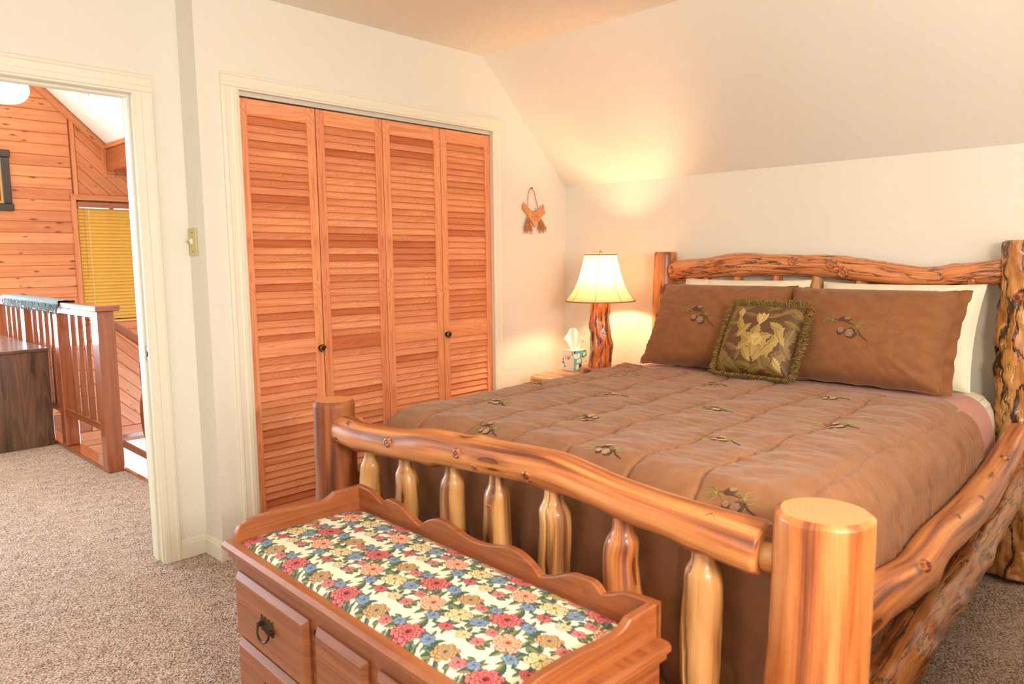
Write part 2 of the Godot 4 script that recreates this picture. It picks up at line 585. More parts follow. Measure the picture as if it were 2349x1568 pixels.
func gnarl_pictures() -> void:
	# old juniper: pale and orange ribbons parted by black crevices that wind along the log
	var w := 512
	var h := 1024
	var a := noise_bytes(w, h, 256, 128, 0.022, 61, FastNoiseLite.TYPE_SIMPLEX_SMOOTH, 3, 30.0)
	var b := noise_bytes(w, h, 256, 100, 0.03, 67, FastNoiseLite.TYPE_SIMPLEX_SMOOTH, 3, 30.0)
	var c := noise_bytes(w, h, 512, 80, 0.09, 71, FastNoiseLite.TYPE_SIMPLEX, 2)
	var col := ramp([[0.0, rgb8(152, 88, 42)], [0.35, rgb8(192, 126, 62)], [0.6, rgb8(214, 154, 84)], [1.0, rgb8(232, 186, 120)]])
	var out := PackedByteArray()
	out.resize(w * h * 3)
	var hh := PackedByteArray()
	hh.resize(w * h)
	for k in w * h:
		var x := clampi(int(b[k] * 0.65 + c[k] * 0.35), 0, 255) * 3
		var d := absi(a[k] - 128)             # crevices follow the level lines
		var e := absi(b[k] - 170)
		var f := 1.0
		if d < 9:
			f = 0.22 + 0.03 * d
		elif d < 16:
			f = 0.49 + (d - 9) * 0.073
		if e < 5:
			f = minf(f, 0.4 + 0.1 * e)
		out[k * 3] = int(col[x] * f)
		out[k * 3 + 1] = int(col[x + 1] * f * (0.9 + 0.1 * f))
		out[k * 3 + 2] = int(col[x + 2] * f * (0.8 + 0.2 * f))
		hh[k] = clampi(int(255.0 * minf(1.0, d / 30.0) * 0.8 + c[k] * 0.2), 0, 255)
	T.gnarl = picture(w, h, out)
	# the same growth, mostly closed over: warm, with a few thin checks
	col = ramp([[0.0, rgb8(146, 74, 38)], [0.35, rgb8(196, 112, 60)], [0.6, rgb8(216, 138, 82)], [1.0, rgb8(232, 172, 116)]])
	for k in w * h:
		var x := clampi(int(b[k] * 0.55 + c[k] * 0.45), 0, 255) * 3
		var d := absi(a[k] - 128)
		var f := 1.0
		if d < 3:
			f = 0.34
		elif d < 14 and b[k] > 96:
			f = 0.66 + d * 0.024
		if b[k] < 70:
			f *= 0.72
		out[k * 3] = int(col[x] * f)
		out[k * 3 + 1] = int(col[x + 1] * f * (0.9 + 0.1 * f))
		out[k * 3 + 2] = int(col[x + 2] * f * (0.8 + 0.2 * f))
	T.burl = picture(w, h, out)
	T.gnarl_height = grey_picture(w, h, hh)


func ring_picture() -> void:
	var w := 256
	var b := blank(w, rgb8(222, 150, 92))
	var wob := noise_bytes(w, w, w, w, 0.02, 5)
	for y in w:
		for x in w:
			var r := Vector2(x - 120, y - 134).length() + wob[y * w + x] * 0.09
			var s := 0.5 + 0.5 * sin(r * 0.36)
			dab(b, w, x, y, rgb8(226, 158, 100).lerp(rgb8(196, 118, 66), s * 0.25))
	T.rings = picture(w, w, b)


func box_print(front: bool) -> ImageTexture:
	var w := 256
	var sky := rgb8(84, 178, 190)
	var b := blank(w, sky if front else rgb8(242, 232, 222))
	var put := func(x: float, y: float, s: float, c: Color, way: int) -> void:
		# a petal: a square with two opposite corners rounded off
		for dy in range(int(-s), int(s) + 1):
			for dx in range(int(-s), int(s) + 1):
				var p := Vector2(dx, dy) / s
				if way:
					p.x = -p.x
				if p.x * p.y > 0.0 and p.length() > 1.0:
					continue
				var q := Vector2i(int(x) + dx, int(y) + dy)
				if q.x >= 0 and q.y >= 0 and q.x < w and q.y < w:
					dab(b, w, q.x, q.y, c)
	var cream := rgb8(246, 236, 224)
	var dark := rgb8(44, 40, 48)
	if front:
		for q in [[36, 70, 30, cream, 1], [90, 66, 30, cream, 0], [80, 132, 22, cream, 0], [118, 118, 18, cream, 1], [116, 140, 16, cream, 0], [72, 206, 34, cream, 0], [126, 196, 26, dark, 1], [186, 120, 28, cream, 1], [236, 110, 30, cream, 0], [184, 180, 32, cream, 0], [236, 178, 30, cream, 1], [206, 44, 22, cream, 0], [18, 18, 16, dark, 0], [210, 10, 10, dark, 1], [176, 84, 10, dark, 0], [176, 240, 20, dark, 1]]:
			put.call(q[0], q[1], q[2], q[3], q[4])
	else:
		for q in [[18, 120, 18, sky, 1], [16, 160, 14, dark, 1], [46, 172, 8, dark, 0], [58, 204, 18, sky, 1], [228, 20, 12, sky, 1], [232, 48, 10, dark, 0]]:
			put.call(q[0], q[1], q[2], q[3], q[4])
	return picture(w, w, b)


# ---------------------------------------------------------------- materials
func make_materials() -> void:
	T.log = wood(768, 1024, [[0.0, rgb8(78, 38, 18)], [0.26, rgb8(132, 70, 34)], [0.46, rgb8(186, 108, 56)], [0.66, rgb8(208, 134, 76)], [1.0, rgb8(228, 164, 102)]], 11, 0.8, 0.05, 0.17, 2.0, 9, 0.026, 0.0075, 7)
	T.pale_log = wood(512, 1024, [[0.0, rgb8(80, 46, 24)], [0.28, rgb8(140, 88, 46)], [0.48, rgb8(192, 136, 78)], [1.0, rgb8(222, 172, 112)]], 19, 0.8, 0.05, 0.17, 2.0, 10, 0.03, 0.0085, 6)
	T.fir = wood(512, 512, [[0.0, rgb8(206, 118, 78)], [0.3, rgb8(230, 146, 102)], [0.6, rgb8(240, 164, 118)], [1.0, rgb8(246, 182, 138)]], 23, 0.4, 0.5, 0.12, 6.0, 0)
	T.pine = wood(512, 1024, [[0.0, rgb8(184, 104, 62)], [0.35, rgb8(208, 130, 82)], [0.65, rgb8(220, 146, 96)], [1.0, rgb8(230, 162, 112)]], 29, 0.45, 0.25, 0.3, 3.0, 14, 0.016)
	T.stain = wood(512, 512, [[0.0, rgb8(120, 56, 22)], [0.4, rgb8(160, 82, 36)], [0.7, rgb8(178, 98, 48)], [1.0, rgb8(196, 116, 62)]], 39, 0.55, 0.2, 0.24, 3.0, 0)
	T.maple = wood(512, 512, [[0.0, rgb8(104, 52, 25)], [0.4, rgb8(146, 80, 41)], [0.7, rgb8(164, 96, 52)], [1.0, rgb8(182, 114, 66)]], 31, 0.55, 0.22, 0.24, 3.0, 0)
	T.walnut = wood(512, 512, [[0.0, rgb8(44, 26, 16)], [0.35, rgb8(86, 54, 34)], [0.65, rgb8(112, 74, 48)], [1.0, rgb8(136, 94, 62)]], 37, 0.5, 0.4, 0.2, 4.0, 3)
	gnarl_pictures()
	carpet_pictures()
	ring_picture()

	M.wall = flat_mat(rgb8(231, 227, 214), 0.75)
	M.wall.heightmap_enabled = true
	M.wall.heightmap_texture = grey_picture(512, 512, noise_bytes(512, 512, 512, 512, 0.03, 91, FastNoiseLite.TYPE_SIMPLEX_SMOOTH, 3))
	M.wall.heightmap_scale = 0.05
	M.wall.uv1_triplanar = true
	M.wall.uv1_world_triplanar = true
	M.wall.uv1_scale = Vector3.ONE * 2.0
	M.ceiling = flat_mat(rgb8(246, 238, 220), 0.9)
	M.ceiling.heightmap_enabled = true
	M.ceiling.heightmap_texture = grey_picture(1024, 1024, noise_bytes(1024, 1024, 1024, 1024, 0.045, 93, FastNoiseLite.TYPE_SIMPLEX, 3, 20.0))
	M.ceiling.heightmap_scale = 0.3
	M.ceiling.uv1_triplanar = true
	M.ceiling.uv1_world_triplanar = true
	M.ceiling.uv1_scale = Vector3.ONE * 1.9
	M.trim = flat_mat(rgb8(234, 229, 210), 0.45)
	M.carpet = tex_mat(T.carpet, Color(0.95, 0.95, 0.96), 0.95, Vector3.ONE * 1.75)
	M.carpet.uv1_triplanar = true
	M.carpet.uv1_world_triplanar = true
	M.carpet.heightmap_enabled = true
	M.carpet.heightmap_texture = T.carpet_height
	M.carpet.heightmap_scale = 0.5
	M.metal = flat_mat(rgb8(170, 168, 160), 0.35, 0.9)
	M.brass = flat_mat(rgb8(118, 92, 52), 0.32, 0.9)
	M.dark_brass = flat_mat(rgb8(74, 58, 36), 0.4, 0.85)
	M.gold = flat_mat(rgb8(206, 168, 96), 0.25, 0.9)
	M.track = flat_mat(rgb8(214, 208, 192), 0.5)
	M.dark = flat_mat(rgb8(30, 26, 22), 0.9)
	M.fir = []
	for c in [Color(1, 1, 1), Color(0.96, 0.93, 0.9), Color(0.9, 0.82, 0.76), Color(1.05, 1.04, 1.02), Color(0.84, 0.72, 0.62), Color(0.98, 0.96, 0.95), Color(1.03, 1.0, 0.97), Color(0.92, 0.88, 0.84)]:
		M.fir.append(tex_mat(T.fir, Color(minf(c.r, 1.0), minf(c.g, 1.0), minf(c.b, 1.0)), 0.5, Vector3(3.2, 1.3, 1)))
	M.log = lacquer(tex_mat(T.log, Color.WHITE, 0.5), 0.5, 0.2)
	M.pale_log = lacquer(tex_mat(T.pale_log, Color.WHITE, 0.5), 0.5, 0.2)
	M.post = lacquer(tex_mat(T.log, Color(1, 0.98, 0.94), 0.5), 0.5, 0.22)
	M.dull_post = lacquer(tex_mat(T.log, Color(0.74, 0.66, 0.54), 0.6), 0.25, 0.35)
	M.gnarl = lacquer(tex_mat(T.gnarl, Color.WHITE, 0.42), 0.7, 0.16)
	M.gnarl.heightmap_enabled = true
	M.gnarl.heightmap_texture = T.gnarl_height
	M.gnarl.heightmap_scale = 0.6
	M.burl = lacquer(tex_mat(T.burl, Color.WHITE, 0.42), 0.7, 0.16)
	M.burl.heightmap_enabled = true
	M.burl.heightmap_texture = T.gnarl_height
	M.burl.heightmap_scale = 0.35
	M.tan_burl = M.burl.duplicate()
	M.tan_burl.albedo_color = Color(0.92, 0.95, 0.9)
	M.lamp_log = lacquer(tex_mat(T.gnarl, Color(1, 0.80, 0.68), 0.35), 0.8, 0.12)
	M.lamp_log.heightmap_enabled = true
	M.lamp_log.heightmap_texture = T.gnarl_height
	M.lamp_log.heightmap_scale = 0.5
	M.rings = lacquer(tex_mat(T.rings, Color.WHITE, 0.45), 0.5, 0.2)
	M.knot = lacquer(flat_mat(rgb8(116, 60, 32), 0.4), 0.8, 0.1)
	M.pale_knot = lacquer(flat_mat(rgb8(168, 100, 62), 0.4), 0.8, 0.1)
	M.knot_rim = lacquer(tex_mat(T.log, Color(0.92, 0.84, 0.76), 0.45), 0.6, 0.15)
	M.pine = []
	for c in [Color(1, 1, 1), Color(0.97, 0.93, 0.88), Color(0.92, 0.86, 0.8), Color(1, 0.96, 0.92)]:
		M.pine.append(lacquer(tex_mat(T.pine, c, 0.5, Vector3(2.3, 0.62, 1)), 0.3, 0.25))
	M.stained = lacquer(tex_mat(T.stain, Color(0.96, 0.92, 0.88), 0.45, Vector3(4, 1.2, 1)), 1.0, 0.08)
	M.maple = lacquer(tex_mat(T.maple, Color.WHITE, 0.42, Vector3(4.5, 1.3, 1)), 0.6, 0.2)
	M.walnut = lacquer(tex_mat(T.walnut, Color.WHITE, 0.45, Vector3(2.2, 0.9, 1)), 0.5, 0.2)
	M.slab = lacquer(tex_mat(T.pale_log, Color(1, 0.97, 0.94), 0.4, Vector3(1.6, 0.8, 1)), 0.6, 0.15)

	T.suede = picture(256, 256, mottled(256, rgb8(136, 89, 56), rgb8(154, 105, 68), 0.02, 51))
	M.suede = tex_mat(T.suede, Color.WHITE, 0.85, Vector3.ONE * 2.0)
	M.suede.rim_enabled = true
	M.suede.rim = 0.35
	M.suede.rim_tint = 0.6
	M.sham = M.suede.duplicate()
	M.sham.albedo_color = Color(0.94, 0.89, 0.78)
	M.mauve = flat_mat(rgb8(184, 130, 118), 0.85)
	M.mauve.rim_enabled = true
	M.mauve.rim = 0.5
	M.white_cloth = flat_mat(rgb8(240, 232, 208), 0.85)
	M.floral = tex_mat(floral(), Color.WHITE, 0.85, Vector3(1.0 / 0.472, 1.0 / 0.33, 1))
	M.damask = tex_mat(damask(), Color.WHITE, 0.55)
	M.fringe = flat_mat(rgb8(158, 126, 64), 0.75)
	M.fringe_dark = flat_mat(rgb8(128, 100, 48), 0.8)
	M.needle = flat_mat(rgb8(152, 150, 84), 0.6)
	M.cone = flat_mat(rgb8(84, 54, 36), 0.7)
	M.scale = flat_mat(rgb8(206, 164, 128), 0.6)
	M.stem = flat_mat(rgb8(74, 46, 30), 0.7)
	M.straw = flat_mat(rgb8(222, 162, 112), 0.6)
	M.straw_dark = flat_mat(rgb8(196, 128, 80), 0.7)
	M.ivory = flat_mat(rgb8(204, 190, 132), 0.35)
	M.paper = flat_mat(rgb8(248, 244, 236), 0.8)
	M.paper.backlight_enabled = true
	M.paper.backlight = Color(0.8, 0.78, 0.72)
	M.print_side = tex_mat(box_print(true), Color.WHITE, 0.45)
	M.print_front = tex_mat(box_print(false), Color.WHITE, 0.45)
	M.ink = flat_mat(rgb8(40, 36, 40), 0.6)
	M.card = flat_mat(rgb8(244, 236, 226), 0.5)
	M.denim = flat_mat(rgb8(112, 124, 128), 0.9)
	M.frame_dark = lacquer(flat_mat(rgb8(40, 26, 18), 0.4), 0.5, 0.15)
	M.mat_board = flat_mat(rgb8(196, 150, 84), 0.7)
	M.print_brown = flat_mat(rgb8(110, 64, 40), 0.7)
	M.blind = lacquer(flat_mat(rgb8(232, 184, 84), 0.45), 0.3, 0.2)
	M.blind.backlight_enabled = true
	M.blind.backlight = Color(0.5, 0.39, 0.14)
	M.glass = flat_mat(Color(1, 1, 1, 0.06), 0.02)
	M.glass.transparency = BaseMaterial3D.TRANSPARENCY_ALPHA
	M.snow = flat_mat(rgb8(228, 232, 236), 0.95)
	M.shade = flat_mat(rgb8(236, 214, 168), 0.8)
	M.shade.backlight_enabled = true
	M.shade.backlight = Color(0.8, 0.66, 0.46)
	M.seam = flat_mat(rgb8(160, 122, 72), 0.8)
	M.bulb = flat_mat(Color.WHITE, 0.5)
	M.bulb.emission_enabled = true
	M.bulb.emission = Color(1.0, 0.82, 0.58)
	M.bulb.emission_energy_multiplier = 5.0
	M.globe = flat_mat(Color.WHITE, 0.4)
	M.globe.emission_enabled = true
	M.globe.emission = Color(1.0, 0.95, 0.88)
	M.globe.emission_energy_multiplier = 2.4


func mottled(w: int, a: Color, b: Color, freq: float, salt: int) -> PackedByteArray:
	var q := noise_bytes(w, w, w, w, freq, salt)
	var col := ramp([[0.0, a], [1.0, b]])
	var out := PackedByteArray()
	out.resize(w * w * 3)
	for k in w * w:
		var x := q[k] * 3
		out[k * 3] = col[x]
		out[k * 3 + 1] = col[x + 1]
		out[k * 3 + 2] = col[x + 2]
	return out


# ---------------------------------------------------------------- the scene
func _ready() -> void:
	fine.seed = 4
	fine.frequency = 0.02
	fine.fractal_octaves = 3
	set_view()
	set_light()
	make_materials()
	build_shell()
	build_loft_shell()
	build_closet()
	build_bed_frame()
	build_bedding()
	build_bench()
	build_nightstand()
	build_small_things()
	build_loft_things()


func set_view() -> void:
	var yaw := 0.767172695
	var pitch := -0.114164758
	var roll := -0.0106324448
	var fw := Vector3(-sin(yaw) * cos(pitch), sin(pitch), -cos(yaw) * cos(pitch))
	var rt := Vector3(cos(yaw), 0, -sin(yaw))
	var up := rt.cross(fw)
	var cam := Camera3D.new()
	cam.name = "camera"
	add_child(cam)
	var lens := CameraAttributesPhysical.new()
	lens.frustum_focus_distance = 3.4
	lens.frustum_focal_length = 25.74
	lens.exposure_aperture = 4.5
	cam.attributes = lens
	cam.near = 0.05
	cam.far = 200.0
	cam.fov = rad_to_deg(2.0 * atan(784.0 / 1679.83675))
	cam.transform = Transform3D(Basis(rt * cos(roll) + up * sin(roll), up * cos(roll) - rt * sin(roll), -fw), Vector3(3.03707927, 1.29529605, 3.65190412))
	cam.current = true


func set_light() -> void:
	var e := Environment.new()
	e.background_mode = Environment.BG_COLOR
	e.background_color = Color(0.86, 0.93, 1.0)
	e.background_energy_multiplier = 3.2
	e.tonemap_mode = Environment.TONE_MAPPER_LINEAR
	e.tonemap_exposure = 0.95
	e.sdfgi_enabled = true
	e.ssao_enabled = true
	e.ssil_enabled = true
	var w := WorldEnvironment.new()
	w.name = "environment"
	w.environment = e
	add_child(w)
	# daylight in the openings: a window beside the bed, one behind the camera, the loft's big windows
	window_light("window_light_right", Vector3(4.36, 1.5, 2.75), Vector3.LEFT, Vector2(1.7, 1.2), Color(1.0, 0.985, 0.96), 2.6)
	window_light("window_light_front", Vector3(1.7, 1.5, 5.26), Vector3.FORWARD, Vector2(1.6, 1.2), Color(1.0, 0.97, 0.94), 1.0)
	window_light("window_light_loft", Vector3(-5.66, 1.2, 3.7), Vector3.RIGHT, Vector2(2.1, 2.1), Color(0.86, 0.93, 1.0), 38.0)
	window_light("window_light_stairs", Vector3(-3.0, -0.9, -0.36), Vector3.BACK, Vector2(2.0, 1.3), Color(0.9, 0.95, 1.0), 10.0)


func window_light(called: String, at: Vector3, towards: Vector3, size: Vector2, color: Color, energy: float) -> void:
	var l := AreaLight3D.new()
	l.name = called
	l.area_size = size
	l.area_normalize_energy = true
	l.light_color = color
	l.light_energy = energy
	l.shadow_enabled = true
	l.area_range = 14.0
	add_child(l)
	l.transform = Transform3D(Basis.looking_at(towards), at)


# a wall in the plane across x or z, thickness given, with one window opening: four boxes in one mesh
func wall_with_hole(lo: Vector3, hi: Vector3, hole_lo: Vector3, hole_hi: Vector3, ax: int) -> Shape:
	var s := Shape.new()
	var a := lo
	var b := hi
	b[ax] = hole_lo[ax]
	s.add(box_between(a, b, 0.0))
	a = lo
	a[ax] = hole_hi[ax]
	s.add(box_between(a, hi, 0.0))
	a = lo
	b = hi
	a[ax] = hole_lo[ax]
	b[ax] = hole_hi[ax]
	var c := b
	c.y = hole_lo.y
	s.add(box_between(a, c, 0.0))
	c = a
	c.y = hole_hi.y
	s.add(box_between(c, b, 0.0))
	return s


# frame, sash bar and pane of a window; the opening lies across ax
func window(number: int, lo: Vector3, hi: Vector3, ax: int, label: String, material) -> void:
	var w := Node3D.new()
	w.name = "window_%d" % number
	add_child(w)
	w.set_meta("kind", "structure")
	w.set_meta("label", label)
	var t := 0.05
	for k in 4:
		var a := lo
		var b := hi
		if k == 0:
			b.y = lo.y + t
		elif k == 1:
			a.y = hi.y - t
		elif k == 2:
			b[ax] = lo[ax] + t
		else:
			a[ax] = hi[ax] - t
		part("window_frame", box_between(a, b, 0.004), material, w)
	var mid: float = (lo[ax] + hi[ax]) / 2.0
	var p := lo
	var q := hi
	p[ax] = mid - 0.02
	q[ax] = mid + 0.02
	part("sash_bar", box_between(p, q, 0.004), material, w)
	var th := 2 if ax == 0 else 0
	p = lo
	q = hi
	p[th] = (lo[th] + hi[th]) / 2.0 - 0.003
	q[th] = p[th] + 0.006
	part("pane", box_between(p, q, 0.0), M.glass, w)


func poly(points: Array) -> PackedVector2Array:
	var o := PackedVector2Array()
	for k in range(0, points.size(), 2):
		o.append(Vector2(points[k], points[k + 1]))
	return o


# profile (across, out) run along a length: across x out is the way it runs
func moulding(profile: PackedVector2Array, from: Vector3, across: Vector3, out: Vector3, length: float) -> Shape:
	var s := Shape.new()
	s.add(slab(profile, 0.0, length, 0.0, Vector2.RIGHT), Transform3D(Basis(across, out, across.cross(out)), from))
	return s


func build_shell() -> void:
	# floor of bedroom and loft, cut out for the stairs
	var s := Shape.new()
	s.add(box_between(Vector3(-0.75, -0.2, -0.1), Vector3(4.5, 0, 5.4), 0.0))
	s.add(box_between(Vector3(-5.7, -0.2, 2.115), Vector3(-0.75, 0, 5.4), 0.0))
	struct("floor", s, M.carpet, "speckled beige cut-pile carpet of bedroom and loft")
	# closet wall, with the slope of the roof cut into it; outlines are (z, y) and stand across x
	var zy := Basis(Vector3(0, 0, 1), Vector3(0, 1, 0), Vector3(-1, 0, 0))
	s = Shape.new()
	for o in [poly([2.15, 0, 2.325, 0, 2.325, CEILING, 2.15, CEILING]), poly([0.64, 2.035, 2.15, 2.035, 2.15, CEILING, 0.712, CEILING, 0.64, 2.342]), poly([0, 0, 0.64, 0, 0.64, 2.342, 0, ROOF_FOOT])]:
		s.add(slab(o, 0.0, 0.1), Transform3D(zy, Vector3.ZERO))
	struct("wall_left", s, M.wall, "cream painted wall round the closet doors")
	struct("wall_return", box_between(Vector3(-0.8, 0, 2.225), Vector3(-0.1, CEILING, 2.325), 0.0), M.wall, "narrow cream wall strip with the light switch")
	# the wall with the door to the loft
	s = Shape.new()
	s.add(box_between(Vector3(-0.281, 0, 2.325), Vector3(-0.161, 4.6, 2.508), 0.0))
	s.add(box_between(Vector3(-0.281, 1.975, 2.508), Vector3(-0.161, 4.6, 3.345), 0.0))
	s.add(box_between(Vector3(-0.281, 0, 3.345), Vector3(-0.161, 4.6, 5.4), 0.0))
	struct("wall_door", s, M.wall, "cream painted wall beside the open doorway")
	s = Shape.new()
	s.add(box_between(Vector3(-0.8, -2.6, -0.5), Vector3(-0.7, 4.0, 2.225), 0.0))
	struct("wall_stairs", s, M.wall, "wall between closet and stairs")
	struct("wall_back", box_between(Vector3(-0.7, 0, -0.1), Vector3(4.5, ROOF_FOOT + 0.2, 0), 0.0), M.wall, "low cream knee wall behind the headboard")
	s = Shape.new()
	s.add(slab(poly([-0.05, ROOF_FOOT - 0.05 * ROOF_RISE, 0.712, CEILING, 0.712, CEILING + 0.14, -0.05, ROOF_FOOT + 0.1]), -4.5, 0.1), Transform3D(zy, Vector3.ZERO))
	struct("ceiling_slope", s, M.wall, "cream sloped ceiling above the headboard")
	struct("ceiling", box_between(Vector3(-0.75, CEILING, 0.712), Vector3(4.5, CEILING + 0.1, 5.4), 0.0), M.ceiling, "cream popcorn-textured ceiling")
	# the walls behind and beside the camera, with the windows the light comes from
	struct("wall_right", wall_with_hole(Vector3(4.4, 0, -0.1), Vector3(4.5, CEILING, 5.4), Vector3(4.4, 0.9, 1.9), Vector3(4.5, 2.1, 3.6), 2), M.wall, "cream bedroom wall with a window")
	struct("wall_front", wall_with_hole(Vector3(-0.161, 0, 5.3), Vector3(4.4, CEILING, 5.4), Vector3(0.9, 0.9, 5.3), Vector3(2.5, 2.1, 5.4), 0), M.wall, "cream bedroom wall with a window behind the viewer")
	window(1, Vector3(4.41, 0.9, 1.9), Vector3(4.47, 2.1, 3.6), 2, "white framed bedroom window beside the bed", M.trim)
	window(2, Vector3(0.9, 0.9, 5.31), Vector3(2.5, 2.1, 5.37), 0, "white framed bedroom window behind the viewer", M.trim)

	# casings: (across from the opening, out from the wall)
	var cas := poly([0, 0, 0.078, 0, 0.078, 0.012, 0.074, 0.016, 0.064, 0.017, 0.060, 0.013, 0.036, 0.012, 0.030, 0.015, 0.012, 0.014, 0.008, 0.009, 0.002, 0.009, 0, 0.006])
	var up := Vector3.UP
	var t := trim(1, "cream moulded casing round the louvered closet doors")
	part("casing", moulding(cas, Vector3(0, 0, 2.152), Vector3(0, 0, 1), Vector3.RIGHT, 2.012), M.trim, t)
	part("casing", moulding(cas, Vector3(0, 2.012, 0.648), Vector3(0, 0, -0.72), Vector3.RIGHT, 2.012 / 0.72), M.trim, t)
	part("casing", head_casing(cas, 2.011, 0.591, 2.23, 0.0, 0.85), M.trim, t)
	# jamb of the closet opening
	var j := Shape.new()
	j.add(box_between(Vector3(-0.1, 0, 2.146), Vector3(0.0, 2.04, 2.156), 0.0))
	j.add(box_between(Vector3(-0.1, 0, 0.636), Vector3(0.0, 2.04, 0.644), 0.0))
	part("jamb", j, M.trim, t)
	# the dark inside of the closet
	t = trim(2, "cream moulded casing and jamb of the doorway to the loft")
	part("casing", moulding(cas, Vector3(-0.161, 1.97, 2.5215), Vector3(0, 0, -1), Vector3.RIGHT, 1.97), M.trim, t)
	part("casing", moulding(cas, Vector3(-0.161, 0, 3.35), Vector3(0, 0, 1), Vector3.RIGHT, 1.97), M.trim, t)
	part("casing", head_casing(cas, 1.968, 2.446, 3.428, -0.161), M.trim, t)
	j = Shape.new()
	j.add(box_between(Vector3(-0.283, 0, 2.502), Vector3(-0.159, 1.972, 2.515), 0.0))
	j.add(box_between(Vector3(-0.284, 1.9685, 2.503), Vector3(-0.158, 1.982, 3.352), 0.0))
	j.add(box_between(Vector3(-0.283, 0, 3.338), Vector3(-0.159, 1.972, 3.355), 0.0))
	part("jamb", j, M.trim, t)
	j = Shape.new()
	j.add(box_between(Vector3(-0.245, 0, 2.51), Vector3(-0.205, 1.97, 2.523), 0.002))
	j.add(box_between(Vector3(-0.246, 1.959, 2.513), Vector3(-0.204, 1.972, 3.34), 0.002))
	part("door_stop", j, M.trim, t)
	part("loft_side_casing", box_between(Vector3(-0.297, 0, 2.44), Vector3(-0.281, 2.04, 2.512), 0.002, 1), M.stained, t)
	var sp := part("strike_plate", box_between(Vector3(-0.2, 0.88, 2.5145), Vector3(-0.168, 0.94, 2.5175), 0.001), M.brass, t)
	part("latch_hole", box_between(Vector3(-0.19, 0.898, 2.517), Vector3(-0.178, 0.922, 2.5178), 0.0), M.dark, sp)

	# baseboards
	var base := poly([0, 0, 0.085, 0, 0.085, 0.004, 0.072, 0.009, 0.066, 0.009, 0.062, 0.013, 0, 0.014])
	var bl := struct("baseboard_left", moulding(base, Vector3(0, 0, 2.325 + 0.014), up, Vector3.RIGHT, 0.095), M.trim, "cream baseboard at the end of the closet wall")
	bl.name = "baseboard_left"
	s = Shape.new()
	s.add(slab(base, 0.0, 0.175), Transform3D(Basis(up, Vector3.BACK, Vector3.RIGHT), Vector3(-0.161, 0, 2.325)))
	struct("baseboard_return", s, M.trim, "cream baseboard below the light switch")
	struct("baseboard_door", moulding(base, Vector3(-0.161, 0, 2.447), up, Vector3.RIGHT, 0.122), M.trim, "cream baseboard between doorway and closet")
	struct("baseboard_back", slab_run(base, Vector3(0.0, 0, 0.0), 4.4), M.trim, "cream baseboard below the headboard wall")
	struct("baseboard_closet", moulding(base, Vector3(0, 0, 0.59), up, Vector3.RIGHT, 0.59), M.trim, "cream baseboard right of the closet")


func slab_run(profile: PackedVector2Array, from: Vector3, length: float) -> Shape:
	var s := Shape.new()
	s.add(slab(profile, 0.0, length), Transform3D(Basis(Vector3.UP, Vector3.BACK, Vector3.RIGHT), from))
	return s


func trim(number: int, label: String) -> Node3D:
	var t := Node3D.new()
	t.name = "trim_%d" % number
	add_child(t)
	t.set_meta("kind", "structure")
	t.set_meta("label", label)
	return t


# a casing across the top of an opening in a wall across x: up x out runs towards -z
func head_casing(profile: PackedVector2Array, y: float, z0: float, z1: float, x: float, k := 1.0) -> Shape:
	return moulding(profile, Vector3(x, y, z1), Vector3.UP * k, Vector3.RIGHT, (z1 - z0) / k)


